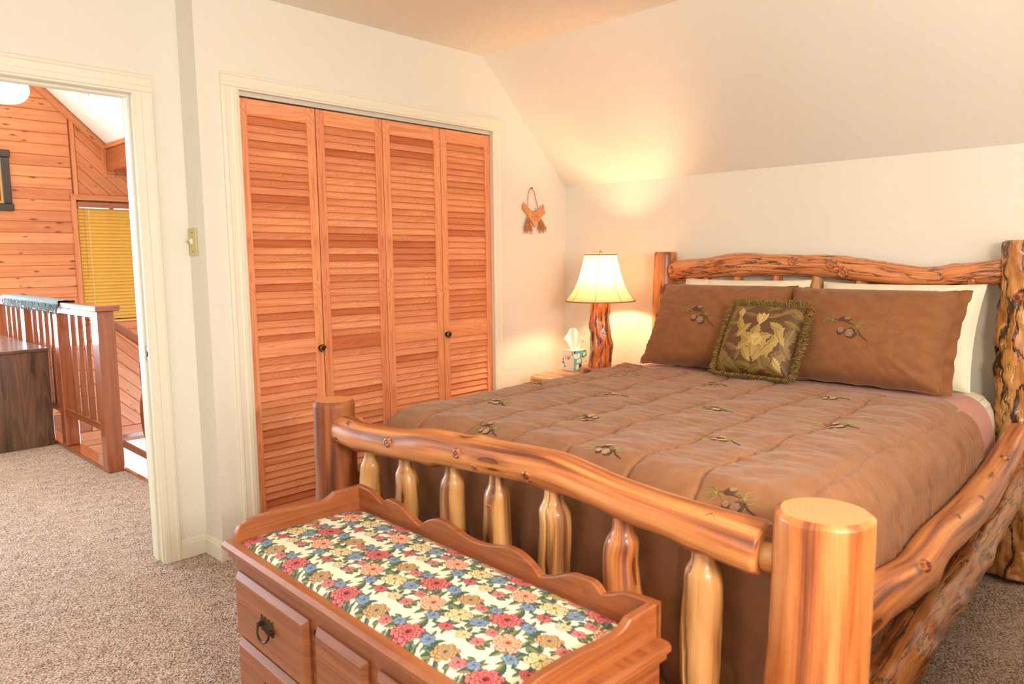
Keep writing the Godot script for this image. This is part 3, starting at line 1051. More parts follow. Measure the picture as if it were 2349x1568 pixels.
func build_loft_shell() -> void:
	var x := LOFT_WALL
	# roof over the loft, rising from the low side; ridge at z = 3.4, then down to the windows
	var zy := Basis(Vector3(0, 0, 1), Vector3(0, 1, 0), Vector3(-1, 0, 0))
	var s := Shape.new()
	var y0 := ROOF_FOOT - 0.5 * ROOF_RISE
	var y1 := ROOF_FOOT + 3.4 * ROOF_RISE
	s.add(slab(poly([-0.5, y0, 3.4, y1, 3.4, y1 + 0.15, -0.5, y0 + 0.15]), 0.281, -x + 0.1), Transform3D(zy, Vector3.ZERO))
	s.add(slab(poly([3.4, y1, 5.4, y1 - 0.9, 5.4, y1 - 0.75, 3.4, y1 + 0.15]), 0.281, -x + 0.1), Transform3D(zy, Vector3.ZERO))
	struct("ceiling_loft", s, M.ceiling, "pale textured sloped ceiling of the loft")
	struct("wall_loft_front", box_between(Vector3(x, 0, 5.3), Vector3(-0.281, 4.6, 5.4), 0.0), M.wall, "plain loft wall")
	window(3, Vector3(x - 0.09, 0.15, 2.62), Vector3(x - 0.03, 2.25, 4.78), 2, "tall loft window in the gable wall", M.stained)
	struct("wall_stairwell", wall_with_hole(Vector3(x, -2.7, -0.5), Vector3(-0.7, 1.5, -0.4), Vector3(-4.0, -1.55, -0.5), Vector3(-2.0, -0.25, -0.4), 0), M.wall, "wall of the stairwell with a window")
	window(4, Vector3(-4.0, -1.55, -0.47), Vector3(-2.0, -0.25, -0.41), 0, "window low in the stairwell", M.stained)
	struct("floor_below", box_between(Vector3(x, -2.8, -0.5), Vector3(-0.7, -2.7, 5.4), 0.0), M.carpet, "carpet of the floor below the stairs")
	struct("wall_below", box_between(Vector3(x, -2.7, 5.3), Vector3(-0.7, -0.2, 5.4), 0.0), M.wall, "wall of the floor below")
	struct("wall_below_right", box_between(Vector3(-0.8, -2.7, 2.2), Vector3(-0.7, -0.2, 5.4), 0.0), M.wall, "wall of the floor below on the bedroom side")
	struct("ground_outside", box_between(Vector3(-45, -3.2, -30), Vector3(x - 0.2, -3.0, 40), 0.0), M.snow, "bright pale ground outside")

	# gable wall: a solid wall with two openings (blind window, lower window) clad in boards
	s = Shape.new()
	var win := [0.46, 1.20, 0.66, 1.95]      # z, z, y, y
	var low := [0.05, 1.05, -2.2, -0.67]
	var bk := x - 0.12
	s.add(box_between(Vector3(bk, -2.8, -0.5), Vector3(x, 4.8, low[0]), 0.0))
	s.add(box_between(Vector3(bk, -2.8, win[1]), Vector3(x, 4.8, 2.62), 0.0))
	s.add(box_between(Vector3(bk, -2.8, 2.62), Vector3(x, 0.15, 4.78), 0.0))
	s.add(box_between(Vector3(bk, 2.25, 2.62), Vector3(x, 4.8, 4.78), 0.0))
	s.add(box_between(Vector3(bk, -2.8, 4.78), Vector3(x, 4.8, 5.4), 0.0))
	s.add(box_between(Vector3(bk, -2.8, low[0]), Vector3(x, low[2], win[1]), 0.0))
	s.add(box_between(Vector3(bk, low[2], low[1]), Vector3(x, low[3], win[1]), 0.0))
	s.add(box_between(Vector3(bk, low[3], low[0]), Vector3(x, win[2], win[1]), 0.0))
	s.add(box_between(Vector3(bk, win[2], low[0]), Vector3(x, win[3], win[0]), 0.0))
	s.add(box_between(Vector3(bk, win[3], low[0]), Vector3(x, 4.8, win[1]), 0.0))
	var g := struct("wall_loft_gable", s, M.stained, "knotty pine board wall of the loft")
	# boards stand 12 mm proud; outlines are (-z, y) so that the front faces +x
	var face := Transform3D(Basis(Vector3(0, 0, -1), Vector3(0, 1, 0), Vector3(1, 0, 0)), Vector3(x, 0, 0))
	rng.seed = 15
	var pitch := 0.112
	var y := -0.3
	while y < 3.9:
		part("board", slab(poly([-2.6, y + 0.001, -1.215, y + 0.001, -1.215, y + pitch - 0.001, -2.6, y + pitch - 0.001]), 0.0, 0.014, 0.005, Vector2.RIGHT, Vector2(rng.randf(), rng.randf() * 3.0)), M.pine[rng.randi() % 4], g, face)
		y += pitch
	# below the loft floor line: horizontal boards again
	y = -2.7
	while y < -0.62:
		var cut := -1.05 if y + pitch > low[2] else 0.4
		part("board", slab(poly([-2.4, y + 0.001, cut - 0.05, y + 0.001, cut - 0.05, y + pitch - 0.001, -2.4, y + pitch - 0.001]), 0.0, 0.014, 0.005, Vector2.RIGHT, Vector2(rng.randf(), rng.randf() * 3.0)), M.pine[rng.randi() % 4], g, face)
		y += pitch
	# slanting boards right of the upright trim, parallel with the roof; cut round the window
	var d := Vector2(1.0, -ROOF_RISE).normalized()
	var q := Vector2(d.y, -d.x)          # across the boards, downwards to the left
	var regions := [poly([-1.16, 2.01, 0.4, 2.01, 0.4, 3.4, -1.16, 3.4]), poly([-1.20, -0.53, 0.4, -0.53, 0.4, 0.56, -1.20, 0.56]), poly([-0.40, 0.56, 0.4, 0.56, 0.4, 2.01, -0.40, 2.01])]
	for k in range(-30, 30):
		var o := q * pitch * k + Vector2(-0.8, 1.2)
		var strip := PackedVector2Array([o - d * 4.0 + q * 0.001, o + d * 4.0 + q * 0.001, o + d * 4.0 + q * (pitch - 0.001), o - d * 4.0 + q * (pitch - 0.001)])
		for r in regions:
			for piece in Geometry2D.intersect_polygons(strip, r):
				if piece.size() >= 3:
					part("board", slab(piece, 0.0, 0.014, 0.005, d, Vector2(rng.randf(), rng.randf() * 3.0)), M.pine[rng.randi() % 4], g, face)
	var tr := trim(3, "pine trim strips on the loft gable wall")
	var bits := [[1.165, 1.205, 2.0, 2.85], [1.19, 1.24, 0.60, 2.0], [0.42, 1.24, 1.95, 2.01], [0.42, 1.24, 0.56, 0.64], [-0.4, 2.5, -0.62, -0.53], [1.05, 1.10, -2.2, -0.62]]
	var out := 0.03
	for b in bits:
		out += 0.0009
		part("trim_strip", box_between(Vector3(x + 0.002, b[2], b[0]), Vector3(x + out, b[3], b[1]), 0.003, 1 if b[3] - b[2] > b[1] - b[0] else 2, Vector2(rng.randf(), rng.randf())), M.pine[1], tr)
	# a strip up the slope under the ceiling
	var so := poly([0.3, 1.44, -3.2, ROOF_FOOT + 3.2 * ROOF_RISE - 0.02, -3.2, ROOF_FOOT + 3.2 * ROOF_RISE - 0.11, 0.3, 1.35])
	part("trim_strip", slab(so, 0.0, 0.038, 0.003, d), M.pine[2], tr, face)
	# purlin under the roof, coming out of the gable
	var bm := trim(4, "heavy stained roof beam meeting the gable wall")
	part("beam", box_between(Vector3(x, 2.27, 0.55), Vector3(-0.9, 2.50, 0.87), 0.006, 0), M.stained, bm)
	part("beam_cap", box_between(Vector3(x, 2.50, 0.52), Vector3(-0.9, 2.545, 0.89), 0.003, 0), M.pine[2], bm)
	part("trim_strip", box_between(Vector3(x, 2.20, 0.87), Vector3(x + 0.03, 2.56, 0.91), 0.003, 1), M.pine[1], bm)
	part("trim_strip", box_between(Vector3(x, 2.205, 0.5), Vector3(x + 0.027, 2.237, 0.905), 0.003, 2), M.pine[1], bm)
	window(5, Vector3(x - 0.09, win[2], win[0]), Vector3(x - 0.04, win[3], win[1]), 2, "loft window behind the wooden blind", M.pine[0])
	window(6, Vector3(x - 0.09, low[2], low[0]), Vector3(x - 0.04, low[3], low[1]), 2, "bright window of the floor below", M.pine[0])


func build_closet() -> void:
	var z1 := 2.148
	var z0 := 0.643
	var pw := (z1 - z0) / 4.0
	var st := 0.043                   # stile
	var top := 1.99
	var mid_hi := 0.917
	var mid_lo := 0.848
	var low_hi := 0.13
	var dp := 0.028
	var pitch := 0.0325
	# a slat leans out at its lower edge; a few cuts of grain, shared
	var slats := []
	for k in 8:
		var s := Shape.new()
		s.add(box(Vector3(0.006, 0.0405, pw - 2.0 * st + 0.004), 0.002, 2, Vector2(k * 0.213, k * 0.417)), Transform3D(Basis(Vector3.BACK, deg_to_rad(21.0)), Vector3.ZERO))
		slats.append(mesh_of([s]))
	var stile := mesh_of([box(Vector3(dp, top - 0.015, st), 0.002, 1, Vector2(0.1, 0.3))])
	var stile2 := mesh_of([box(Vector3(dp, top - 0.015, st), 0.002, 1, Vector2(0.63, 1.1))])
	var words := ["louvered pine bifold closet door nearest the loft doorway, brass knob", "louvered pine bifold closet door nearest the bedside lamp, brass knob"]
	rng.seed = 8
	for dd in 2:
		var t := thing("bifold_closet_door", words[dd], "closet door", Vector3(-0.034, 0.012, z1 - pw * (dd * 2 + 1)), 0.0, "louvered closet doors")
		for k in 2:
			var za := pw * (1 - k) - (0.0015 if dd * 2 + k > 0 else 0.0)        # the edge nearer the loft, within the door
			var zb := za - pw + 0.003
			var c := (za + zb) / 2.0
			for w in 2:
				part("stile", stile if rng.randf() < 0.5 else stile2, M.fir[[0, 3, 6, 1][rng.randi() % 4]], t, Transform3D(Basis(), Vector3(0, (top - 0.015) / 2.0, (za - st / 2.0) if w == 0 else (zb + st / 2.0))))
			for r in [[top - 0.085, top - 0.015], [mid_lo, mid_hi], [0.0, low_hi]]:
				part("rail", box(Vector3(dp - 0.002, r[1] - r[0], pw - 2.0 * st - 0.002), 0.002, 2, Vector2(rng.randf(), rng.randf())), M.fir[4 if dd == 0 and k == 1 and r[0] == mid_lo else [0, 3, 6][rng.randi() % 3]], t, Transform3D(Basis(), Vector3(0, (r[0] + r[1]) / 2.0, c)))
			for r in [[mid_hi, top - 0.085], [low_hi, mid_lo]]:
				var n := int((r[1] - r[0]) / pitch)
				for q in n:
					var y: float = r[0] + (q + 0.5) * (r[1] - r[0]) / n
					var tone := rng.randf()
					var m: StandardMaterial3D = M.fir[4] if tone < 0.07 else M.fir[2] if tone < 0.2 else M.fir[7] if tone < 0.36 else M.fir[[0, 1, 3, 5, 6][rng.randi() % 5]]
					part("slat", slats[rng.randi() % 8], m, t, Transform3D(Basis(), Vector3(0.001, y, c)))
		# knob on the stile by the fold
		var kz := 1.795 if dd == 0 else 1.003
		var kn := part("knob", lathe([Vector2(0.0001, 0.0), Vector2(0.012, 0.001), Vector2(0.008, 0.008), Vector2(0.009, 0.014), Vector2(0.018, 0.020), Vector2(0.019, 0.026), Vector2(0.015, 0.030), Vector2(0.012, 0.029), Vector2(0.0001, 0.031)], 20), M.dark_brass, t, Transform3D(Basis(Vector3.BACK, -PI / 2.0), Vector3(dp / 2.0, 0.869, kz - t.position.z)))
		part("knob_ring", lathe([Vector2(0.0125, 0.0292), Vector2(0.0145, 0.0312), Vector2(0.0165, 0.0292)], 20), M.gold, kn)
		for e in [0.05, 2.0 * pw - 0.05]:
			part("pivot_pin", cord([Vector3(0, top - 0.016, e - pw), Vector3(0, top - 0.003, e - pw)], 0.004, 8, 2), M.metal, t)
	var tr := thing("closet_door_track", "white metal sliding track above the louvered closet doors", "track", Vector3(-0.034, 2.006, (z0 + z1) / 2.0))
	part("channel", box(Vector3(0.034, 0.02, z1 - z0), 0.002, 2), M.track, tr, Transform3D(Basis(), Vector3(0, 0.006, 0)))
	part("lip", box(Vector3(0.003, 0.03, z1 - z0), 0.001, 2), M.track, tr, Transform3D(Basis(), Vector3(0.0185, 0.001, 0)))


# a branch knot that stands on a log: collar, dark heart
func knot(parent: Node3D, at: Vector3, out: Vector3, size: float, proud := 0.35, pale := false) -> void:
	var collar := lathe([Vector2(size * 1.25, -size * 0.5), Vector2(size * 1.05, size * proud * 0.4), Vector2(size * 0.85, size * proud), Vector2(size * 0.66, size * proud)], 14)
	var heart := lathe([Vector2(size * 0.66, size * proud), Vector2(size * 0.5, size * proud * 0.7), Vector2(size * 0.28, size * proud * 0.85), Vector2(0.0001, size * proud * 0.95)], 14)
	var y := out.normalized()
	var x := y.cross(Vector3.UP if absf(y.y) < 0.9 else Vector3.RIGHT).normalized()
	part("knot", [collar, heart], [M.knot_rim, M.pale_knot if pale else M.knot], parent, Transform3D(Basis(x, y, x.cross(y)), at))


const KNOTS_RAIL := [[0.905, 0.690, 0.050, -0.3, 0.012], [1.205, 0.728, 0.060, 0.15, 0.015], [1.525, 0.750, 0.057, 0.1, 0.014], [1.59, 0.722, 0.048, -0.5, 0.012], [1.785, 0.735, 0.046, -0.3, 0.016], [2.30, 0.745, 0.034, 1.0, 0.013], [0.96, 0.748, 0.036, 0.9, 0.012]]


func build_bed_frame() -> void:
	var bed := thing("log_bed_frame", "rustic lacquered log bed frame with spindled headboard and footboard", "bed", Vector3(1.667, 0, 1.17))
	var o := bed.position
	var lp := func(a: Array) -> Array:
		var r := []
		for p in a:
			r.append(p - o)
		return r
	var zf := 2.256
	var zh := 0.105
	# posts
	var pl := log_shape(lp.call([Vector3(0.80, 0.0, zf), Vector3(0.81, 0.3, zf), Vector3(0.814, 0.6, zf), Vector3(0.814, 0.806, zf)]), [0.086, 0.079, 0.074, 0.073], 28, 36, 0.05, 1.0, [[0.52, 4.0, 0.02, 0.004]], 0.012)
	var post := part("post", pl, [M.dull_post, M.rings], bed)
	post.set_meta("label", "dark weathered foot post beside the closet")
	var pr := log_shape(lp.call([Vector3(2.505, 0.0, zf), Vector3(2.512, 0.3, zf), Vector3(2.52, 0.6, zf), Vector3(2.521, 0.806, zf)]), [0.098, 0.096, 0.092, 0.090], 96, 60, 0.04, 2.0, [], 0.008, 0.0, [[1.1, 0.02, 0.86, 0.014], [3.6, 0.1, 0.7, 0.010]])
	post = part("post", pr, [M.post, M.rings], bed)
	post.set_meta("label", "pale smooth foot post nearest the camera")
	knot(post, Vector3(2.50, 0.44, zf + 0.087) - o, Vector3(0.1, 0, 1), 0.014, 0.3)
	var hl := log_shape(lp.call([Vector3(0.81, 0.0, zh), Vector3(0.812, 0.5, zh), Vector3(0.808, 1.0, zh), Vector3(0.812, 1.32, zh)]), [0.076, 0.07, 0.066, 0.065], 28, 40, 0.07, 3.0, [], 0.01)
	part("post", hl, [M.log, M.rings], bed)
	var hr := log_shape(lp.call([Vector3(2.53, 0.0, 0.19), Vector3(2.53, 0.15, 0.17), Vector3(2.52, 0.5, 0.135), Vector3(2.50, 1.0, 0.115), Vector3(2.495, 1.345, 0.115)]), [0.150, 0.126, 0.112, 0.108, 0.105], 40, 120, 0.12, 4.0, [[0.62, 3.4, 0.03, 0.012], [0.3, 2.8, 0.04, 0.014]], 0.012, 0.16)
	post = part("post", hr, [M.gnarl, M.rings], bed)
	post.set_meta("label", "gnarled head post with black crevices")
	knot(post, Vector3(2.475, 1.12, 0.215) - o, Vector3(-0.3, 0, 1), 0.017, 0.4)

	# footboard rail: humps where branches grew
	var fr := log_shape(lp.call([Vector3(0.865, 0.708, zf), Vector3(0.97, 0.706, zf + 0.01), Vector3(1.07, 0.708, zf + 0.014), Vector3(1.242, 0.719, zf + 0.012), Vector3(1.36, 0.734, zf + 0.01), Vector3(1.52, 0.742, zf + 0.008), Vector3(1.684, 0.750, zf + 0.006), Vector3(1.841, 0.752, zf), Vector3(1.96, 0.738, zf), Vector3(2.066, 0.723, zf), Vector3(2.235, 0.711, zf + 0.004), Vector3(2.347, 0.702, zf + 0.006), Vector3(2.408, 0.697, zf + 0.004)]), [0.052, 0.050, 0.047, 0.050, 0.053, 0.051, 0.050, 0.051, 0.049, 0.049, 0.051, 0.056, 0.060], 28, 130, 0.05, 5.0,
		[[0.32, 1.6, 0.035, 0.012], [0.63, 1.7, 0.04, 0.010], [0.06, 4.4, 0.02, 0.008], [0.46, 4.8, 0.025, 0.008], [0.08, 1.4, 0.03, 0.006], [0.9, 1.2, 0.03, 0.006]], 0.014)
	var rail := part("footboard_rail", fr, [M.log, M.rings], bed)
	for k in KNOTS_RAIL:
		knot(rail, Vector3(k[0], k[1], zf + k[2]) - o, Vector3(0, k[3], 1), k[4], 0.42)
	part("tenon", log_shape(lp.call([Vector3(0.80, 0.705, zf), Vector3(0.88, 0.706, zf)]), [0.03, 0.03], 16, 2), [M.pale_log, M.rings], bed)
	part("tenon", log_shape(lp.call([Vector3(2.41, 0.690, zf), Vector3(2.53, 0.690, zf)]), [0.037, 0.037], 18, 2), [M.pale_log, M.rings], bed)
	# lower footboard rail
	part("lower_rail", log_shape(lp.call([Vector3(0.84, 0.235, zf), Vector3(1.3, 0.245, zf), Vector3(1.9, 0.232, zf), Vector3(2.46, 0.24, zf)]), [0.05, 0.052, 0.05, 0.052], 22, 60, 0.06, 6.0, [[0.3, 1.0, 0.03, 0.008]], 0.012), [M.log, M.rings], bed)
	# spindles: shaved to a peg at the ends
	var n := 0
	for k in [[1.026, 0.665, 0.036], [1.215, 0.672, 0.037], [1.441, 0.692, 0.037], [1.627, 0.698, 0.038], [1.835, 0.702, 0.041], [2.052, 0.676, 0.0415], [2.266, 0.662, 0.042]]:
		n += 1
		var x: float = k[0]
		var yt: float = k[1]
		var r: float = k[2]
		var w := 0.006 * sin(n * 2.3)
		var s := log_shape(lp.call([Vector3(x, 0.27, zf), Vector3(x + w * 0.5, 0.30, zf), Vector3(x + w, 0.36, zf), Vector3(x + w, 0.47, zf + w), Vector3(x - w, yt - 0.10, zf), Vector3(x, yt - 0.055, zf), Vector3(x, yt - 0.025, zf), Vector3(x, yt + 0.03, zf)]), [0.016, 0.026, r * 1.02, r * 1.07, r * 1.02, r * 0.94, r * 0.62, r * 0.52], 60 if n == 5 or n == 7 else 20, 44, 0.07, 7.0 + n, [[0.5, 1.2 + n, 0.016, 0.005]], 0.0, 0.0, [[4.9 if n == 5 else 4.3, 0.05, 0.98, 0.010]] if n == 5 or n == 7 else [])
		var sp := part("spindle", s, [M.pale_log if n != 6 else M.log, M.rings], bed)
		if n == 3 or n == 4:
			knot(sp, Vector3(x + 0.006 * (n - 3.5), yt - (0.135 if n == 3 else 0.085), zf + r * 0.92) - o, Vector3(0.1, 0, 1), 0.010, 0.35)

	# headboard rail, gnarled towards the right
	var hp := lp.call([Vector3(0.862, 1.215, zh), Vector3(0.97, 1.220, zh + 0.004), Vector3(1.096, 1.232, zh + 0.006), Vector3(1.254, 1.250, zh + 0.006), Vector3(1.413, 1.247, zh + 0.006), Vector3(1.574, 1.243, zh + 0.006), Vector3(1.678, 1.241, zh + 0.006), Vector3(1.836, 1.225, zh + 0.004), Vector3(1.984, 1.205, zh), Vector3(2.136, 1.192, zh), Vector3(2.255, 1.199, zh), Vector3(2.41, 1.222, zh)])
	var hrail := part("headboard_rail", log_shape(hp, [0.060, 0.058, 0.056, 0.060, 0.055, 0.053, 0.054, 0.056, 0.052, 0.046, 0.050, 0.052], 28, 130, 0.07, 15.0, [[0.25, 1.5, 0.03, 0.008], [0.88, 4.4, 0.03, 0.010]], 0.016, 0.05), [M.burl, M.rings], bed)
	for k in [[1.55, 1.262, 0.045], [1.735, 1.250, 0.05], [1.79, 1.214, 0.055], [2.30, 1.175, 0.04]]:
		knot(hrail, Vector3(k[0], k[1], zh + k[2]) - o, Vector3(0, (k[1] - 1.235) * 8.0, 1), 0.025 if k[0] < 2.0 else 0.016, 0.55, true)
	part("lower_rail", log_shape(lp.call([Vector3(0.86, 0.47, zh), Vector3(1.6, 0.48, zh), Vector3(2.42, 0.47, zh)]), [0.05, 0.052, 0.05], 18, 30, 0.06, 16.0, [], 0.012), [M.log, M.rings], bed)
	n = 0
	for x in [1.064, 1.247, 1.454, 1.650, 1.848, 2.050, 2.23]:
		n += 1
		var yt := 1.195 if n < 6 else 1.165
		var s := log_shape(lp.call([Vector3(x, 0.5, zh), Vector3(x, 0.56, zh), Vector3(x, 0.62, zh), Vector3(x, 0.9, zh), Vector3(x, yt - 0.10, zh), Vector3(x, yt - 0.05, zh), Vector3(x, yt - 0.015, zh), Vector3(x, yt + 0.02, zh)]), [0.018, 0.03, 0.04, 0.044, 0.043, 0.038, 0.026, 0.02], 18, 36, 0.06, 20.0 + n)
		part("spindle", s, [M.log if n < 4 else M.pale_log, M.rings], bed)

	# side rails: an upper slim log and a thick burled one below, each side
	var xr := 2.536
	var up_r := log_shape(lp.call([Vector3(xr - 0.015, 0.52, 2.23), Vector3(xr - 0.012, 0.522, 1.991), Vector3(xr, 0.500, 1.706), Vector3(xr, 0.520, 1.481), Vector3(xr + 0.004, 0.520, 1.124), Vector3(xr, 0.556, 0.731), Vector3(xr - 0.01, 0.592, 0.461), Vector3(xr - 0.015, 0.61, 0.30)]), [0.052, 0.053, 0.049, 0.049, 0.052, 0.047, 0.043, 0.036], 28, 130, 0.07, 31.0, [[0.30, 0.9, 0.03, 0.010], [0.44, 2.4, 0.03, 0.012], [0.62, 2.0, 0.03, 0.008]], 0.014)
	var ur := part("side_rail", up_r, [M.log, M.rings], bed)
	for k in [[0.565, 1.77, 0.05, 0.7], [0.57, 1.37, 0.02, 1.6], [0.565, 1.13, 0.03, 1.4], [0.61, 0.73, 0.02, 1.6]]:
		knot(ur, Vector3(xr + k[2], k[0] - 0.006, k[1]) - o, Vector3(1, k[3], 0.2), 0.013, 0.35)
	var lo_r := log_shape(lp.call([Vector3(xr - 0.01, 0.26, 2.2), Vector3(xr - 0.005, 0.285, 1.95), Vector3(xr, 0.322, 1.601), Vector3(xr, 0.336, 1.266), Vector3(xr, 0.370, 0.884), Vector3(xr - 0.005, 0.415, 0.42), Vector3(xr - 0.02, 0.43, 0.26)]), [0.060, 0.060, 0.057, 0.055, 0.052, 0.048, 0.042], 32, 120, 0.16, 37.0, [[0.2, 1.0, 0.05, 0.012], [0.42, 0.2, 0.05, 0.010], [0.6, 0.9, 0.04, 0.010], [0.5, 5.6, 0.05, 0.012]], 0.018, 0.06)
	part("side_rail", lo_r, [M.tan_burl, M.rings], bed)
	var xl := 0.80
	part("side_rail", log_shape(lp.call([Vector3(xl, 0.50, 2.2), Vector3(xl - 0.01, 0.52, 1.5), Vector3(xl, 0.51, 0.9), Vector3(xl, 0.52, 0.15)]), [0.045, 0.05, 0.05, 0.046], 18, 50, 0.06, 41.0), [M.log, M.rings], bed)
	part("side_rail", log_shape(lp.call([Vector3(xl, 0.29, 2.2), Vector3(xl, 0.30, 1.2), Vector3(xl, 0.30, 0.15)]), [0.06, 0.064, 0.06], 18, 50, 0.08, 43.0), [M.log, M.rings], bed)
	part("slat_support", box_between(Vector3(0.86, 0.20, 0.2) - o, Vector3(2.46, 0.235, 2.17) - o, 0.004, 0), M.pale_log, bed)


# ---------------------------------------------------------------- bedding
const BED_X := 1.667
const BED_TOP := 0.766
const LINES := [0.905, 1.10, 1.338, 1.542, 1.735, 1.965, 2.172, 2.405]

# how a cover lies: s across from the middle, v along from the head; half is the half width, foot where it turns down, r the roundness
func draped(s: float, v: float, half: float, foot: float, r: float, top: float) -> Vector3:
	var flat := half - r
	var a := absf(s)
	var x := a
	var drop := 0.0
	if a > flat:
		var ph := (a - flat) / r
		if ph < PI / 2.0:
			x = flat + r * sin(ph)
			drop = r * (1.0 - cos(ph))
		else:
			x = half + 0.02 * minf(1.0, (ph - PI / 2.0) * 0.6)
			drop = r + (a - flat - r * PI / 2.0)
	var z := v
	var fl := foot - r
	if v > fl:
		var ph := (v - fl) / r
		if ph < PI / 2.0:
			z = fl + r * sin(ph)
			drop += r * (1.0 - cos(ph))
		else:
			z = foot
			drop += r + (v - fl - r * PI / 2.0)
	return Vector3(BED_X + signf(s) * x, top - drop, z)


func build_bedding() -> void:
	var bs := thing("box_spring", "white box spring inside the log bed frame", "box spring", Vector3(BED_X, 0.237, 1.17))
	part("cover", box(Vector3(1.42, 0.17, 1.86), 0.03), M.white_cloth, bs, Transform3D(Basis(), Vector3(0, 0.085, -0.03)))
	var mt := thing("mattress", "mattress under a white fitted sheet, showing at the headboard end", "mattress", Vector3(BED_X, 0.408, 1.17))
	var p := PackedVector3Array()
	var uv := PackedVector2Array()
	var nu := 60
	var nv := 60
	for b in nv + 1:
		for a in nu + 1:
			var s := lerpf(-1.02, 1.02, float(a) / nu)
			var v := lerpf(-0.28, 2.02, float(b) / nv)
			var q := draped(s, maxf(v, 0.17), 0.750, 2.10, 0.11, 0.735)
			if v < 0.17:
				q.y -= minf(0.3, 0.17 - v) * 1.0
				q.z = 0.17 - 0.03 * sin(minf(1.0, (0.17 - v) / 0.1) * PI / 2.0)
			q.y = maxf(q.y, 0.41)
			q += Vector3(0, 0.006, 0) * fine.get_noise_2d(s * 400.0, v * 700.0)
			p.append(q - mt.position)
			uv.append(Vector2(s, v))
	var ms := Shape.new()
	ms.grid(p, uv, nu + 1, nv + 1, false, true)
	ms.add(box_between(Vector3(-0.74, 0.0, -0.98), Vector3(0.74, 0.3, 0.92), 0.02))
	part("fitted_sheet", ms, M.white_cloth, mt)

	# mauve blanket that shows between pillows and comforter
	var bl := thing("mauve_blanket", "mauve blanket edge showing between pillows and brown comforter", "blanket", Vector3(BED_X, 0.5, 0.7))
	p = PackedVector3Array()
	uv = PackedVector2Array()
	nu = 120
	nv = 24
	for b in nv + 1:
		for a in nu + 1:
			var s := lerpf(-1.08, 1.08, float(a) / nu)
			var v := lerpf(0.41, 0.85, float(b) / nv)
			var q := draped(s, v, 0.790, 3.0, 0.12, BED_TOP - 0.012)
			q += Vector3(0.0, 0.003, 0.0) * fine.get_noise_2d(s * 300.0, v * 900.0)
			q += Vector3(signf(s) * 0.006, 0, 0) * fine.get_noise_2d(q.y * 200.0, v * 1500.0)
			if v < 0.43:
				q.y -= 0.012 * (1.0 - (v - 0.41) / 0.02)
			p.append(q - bl.position)
			uv.append(Vector2(s, v))
	ms = Shape.new()
	ms.grid(p, uv, nu + 1, nv + 1, false, true)
	part("cloth", ms, M.mauve, bl)

	# comforter, quilted in lengthwise channels
	var cf := thing("comforter", "brown suede quilted comforter with embroidered pine cones on the log bed", "comforter", Vector3(BED_X, 0.5, 1.4))
	p = PackedVector3Array()
	uv = PackedVector2Array()
	nu = 520
	nv = 250
	var s_lo := -1.30
	var s_hi := 1.30
	var v_lo := 0.68
	var v_hi := 2.75
	for b in nv + 1:
		var v := lerpf(v_lo, v_hi, float(b) / nv)
		for a in nu + 1:
			var s := lerpf(s_lo, s_hi, float(a) / nu)
			var q := draped(s, v, 0.803, 2.165, 0.14, BED_TOP)
			# outward direction of the cover here
			var nx := clampf((absf(s) - 0.66) / 0.2, 0.0, 1.0) * signf(s)
			var nz := clampf((v - 2.04) / 0.2, 0.0, 1.0)
			var out := Vector3(nx, maxf(0.0, 1.0 - maxf(absf(nx), nz)) + 0.05, nz).normalized()
			# distance to the nearest stitched line
			var xs := BED_X + s
			var best := 9.0
			for l in LINES:
				best = minf(best, absf(xs - l - 0.012 * sin(v * 5.0 + l * 9.0) - 0.006 * sin(v * 17.0 + l * 4.0)))
			for l in [2.72, 0.60]:
				best = minf(best, absf(xs - l - 0.02 * sin(v * 5.0)))
			var puff := 0.0065 * (1.0 - exp(-best / 0.03)) - 0.0075 * exp(-best * best / 0.000028)
			# puckers run across the channels, strongest by the stitches; gathers on the hanging sides
			var side := clampf((absf(s) - 0.70) / 0.12, 0.0, 1.0)
			var footend := clampf((v - 2.05) / 0.15, 0.0, 1.0)
			var top := (1.0 - side) * (1.0 - footend)
			var pk := fine.get_noise_2d(xs * 130.0, v * 1500.0) * 0.0062 * (0.35 + exp(-best / 0.03)) * (1.0 - footend * 0.8)
			var soft := fine.get_noise_2d(xs * 220.0 + 50.0, v * 330.0) * 0.010 * top
			var near_head := clampf((1.1 - v) / 0.4, 0.0, 1.0) * clampf((1.7 - xs) / 0.5, 0.0, 1.0)
			soft += fine.get_noise_2d(xs * 330.0 + 90.0, v * 800.0) * 0.020 * near_head
			var gather := side * 0.0085 * sin(v * 190.0 + 5.0 * fine.get_noise_2d(v * 300.0, absf(s) * 260.0)) * (0.6 + 0.8 * fine.get_noise_2d(v * 500.0, 7.0))
			var folds := footend * clampf((v - 2.2) / 0.3, 0.0, 1.0) * 0.034 * sin(xs * 24.0 + 4.0 * fine.get_noise_2d(xs * 120.0, v * 60.0))
			q += out * (puff + pk + soft + gather) + Vector3(0, 0, folds)
			q.y = maxf(q.y, 0.20 + 0.012 * sin(xs * 9.0))
			q.z = minf(q.z, 2.207)
			if v - v_lo < 0.03:
				q.y -= 0.016 * pow(1.0 - (v - v_lo) / 0.03, 2.0)
			p.append(q - cf.position)
			uv.append(Vector2(s, v))
	ms = Shape.new()
	ms.grid(p, uv, nu + 1, nv + 1, false, true)
	part("quilted_cover", ms, M.suede, cf)
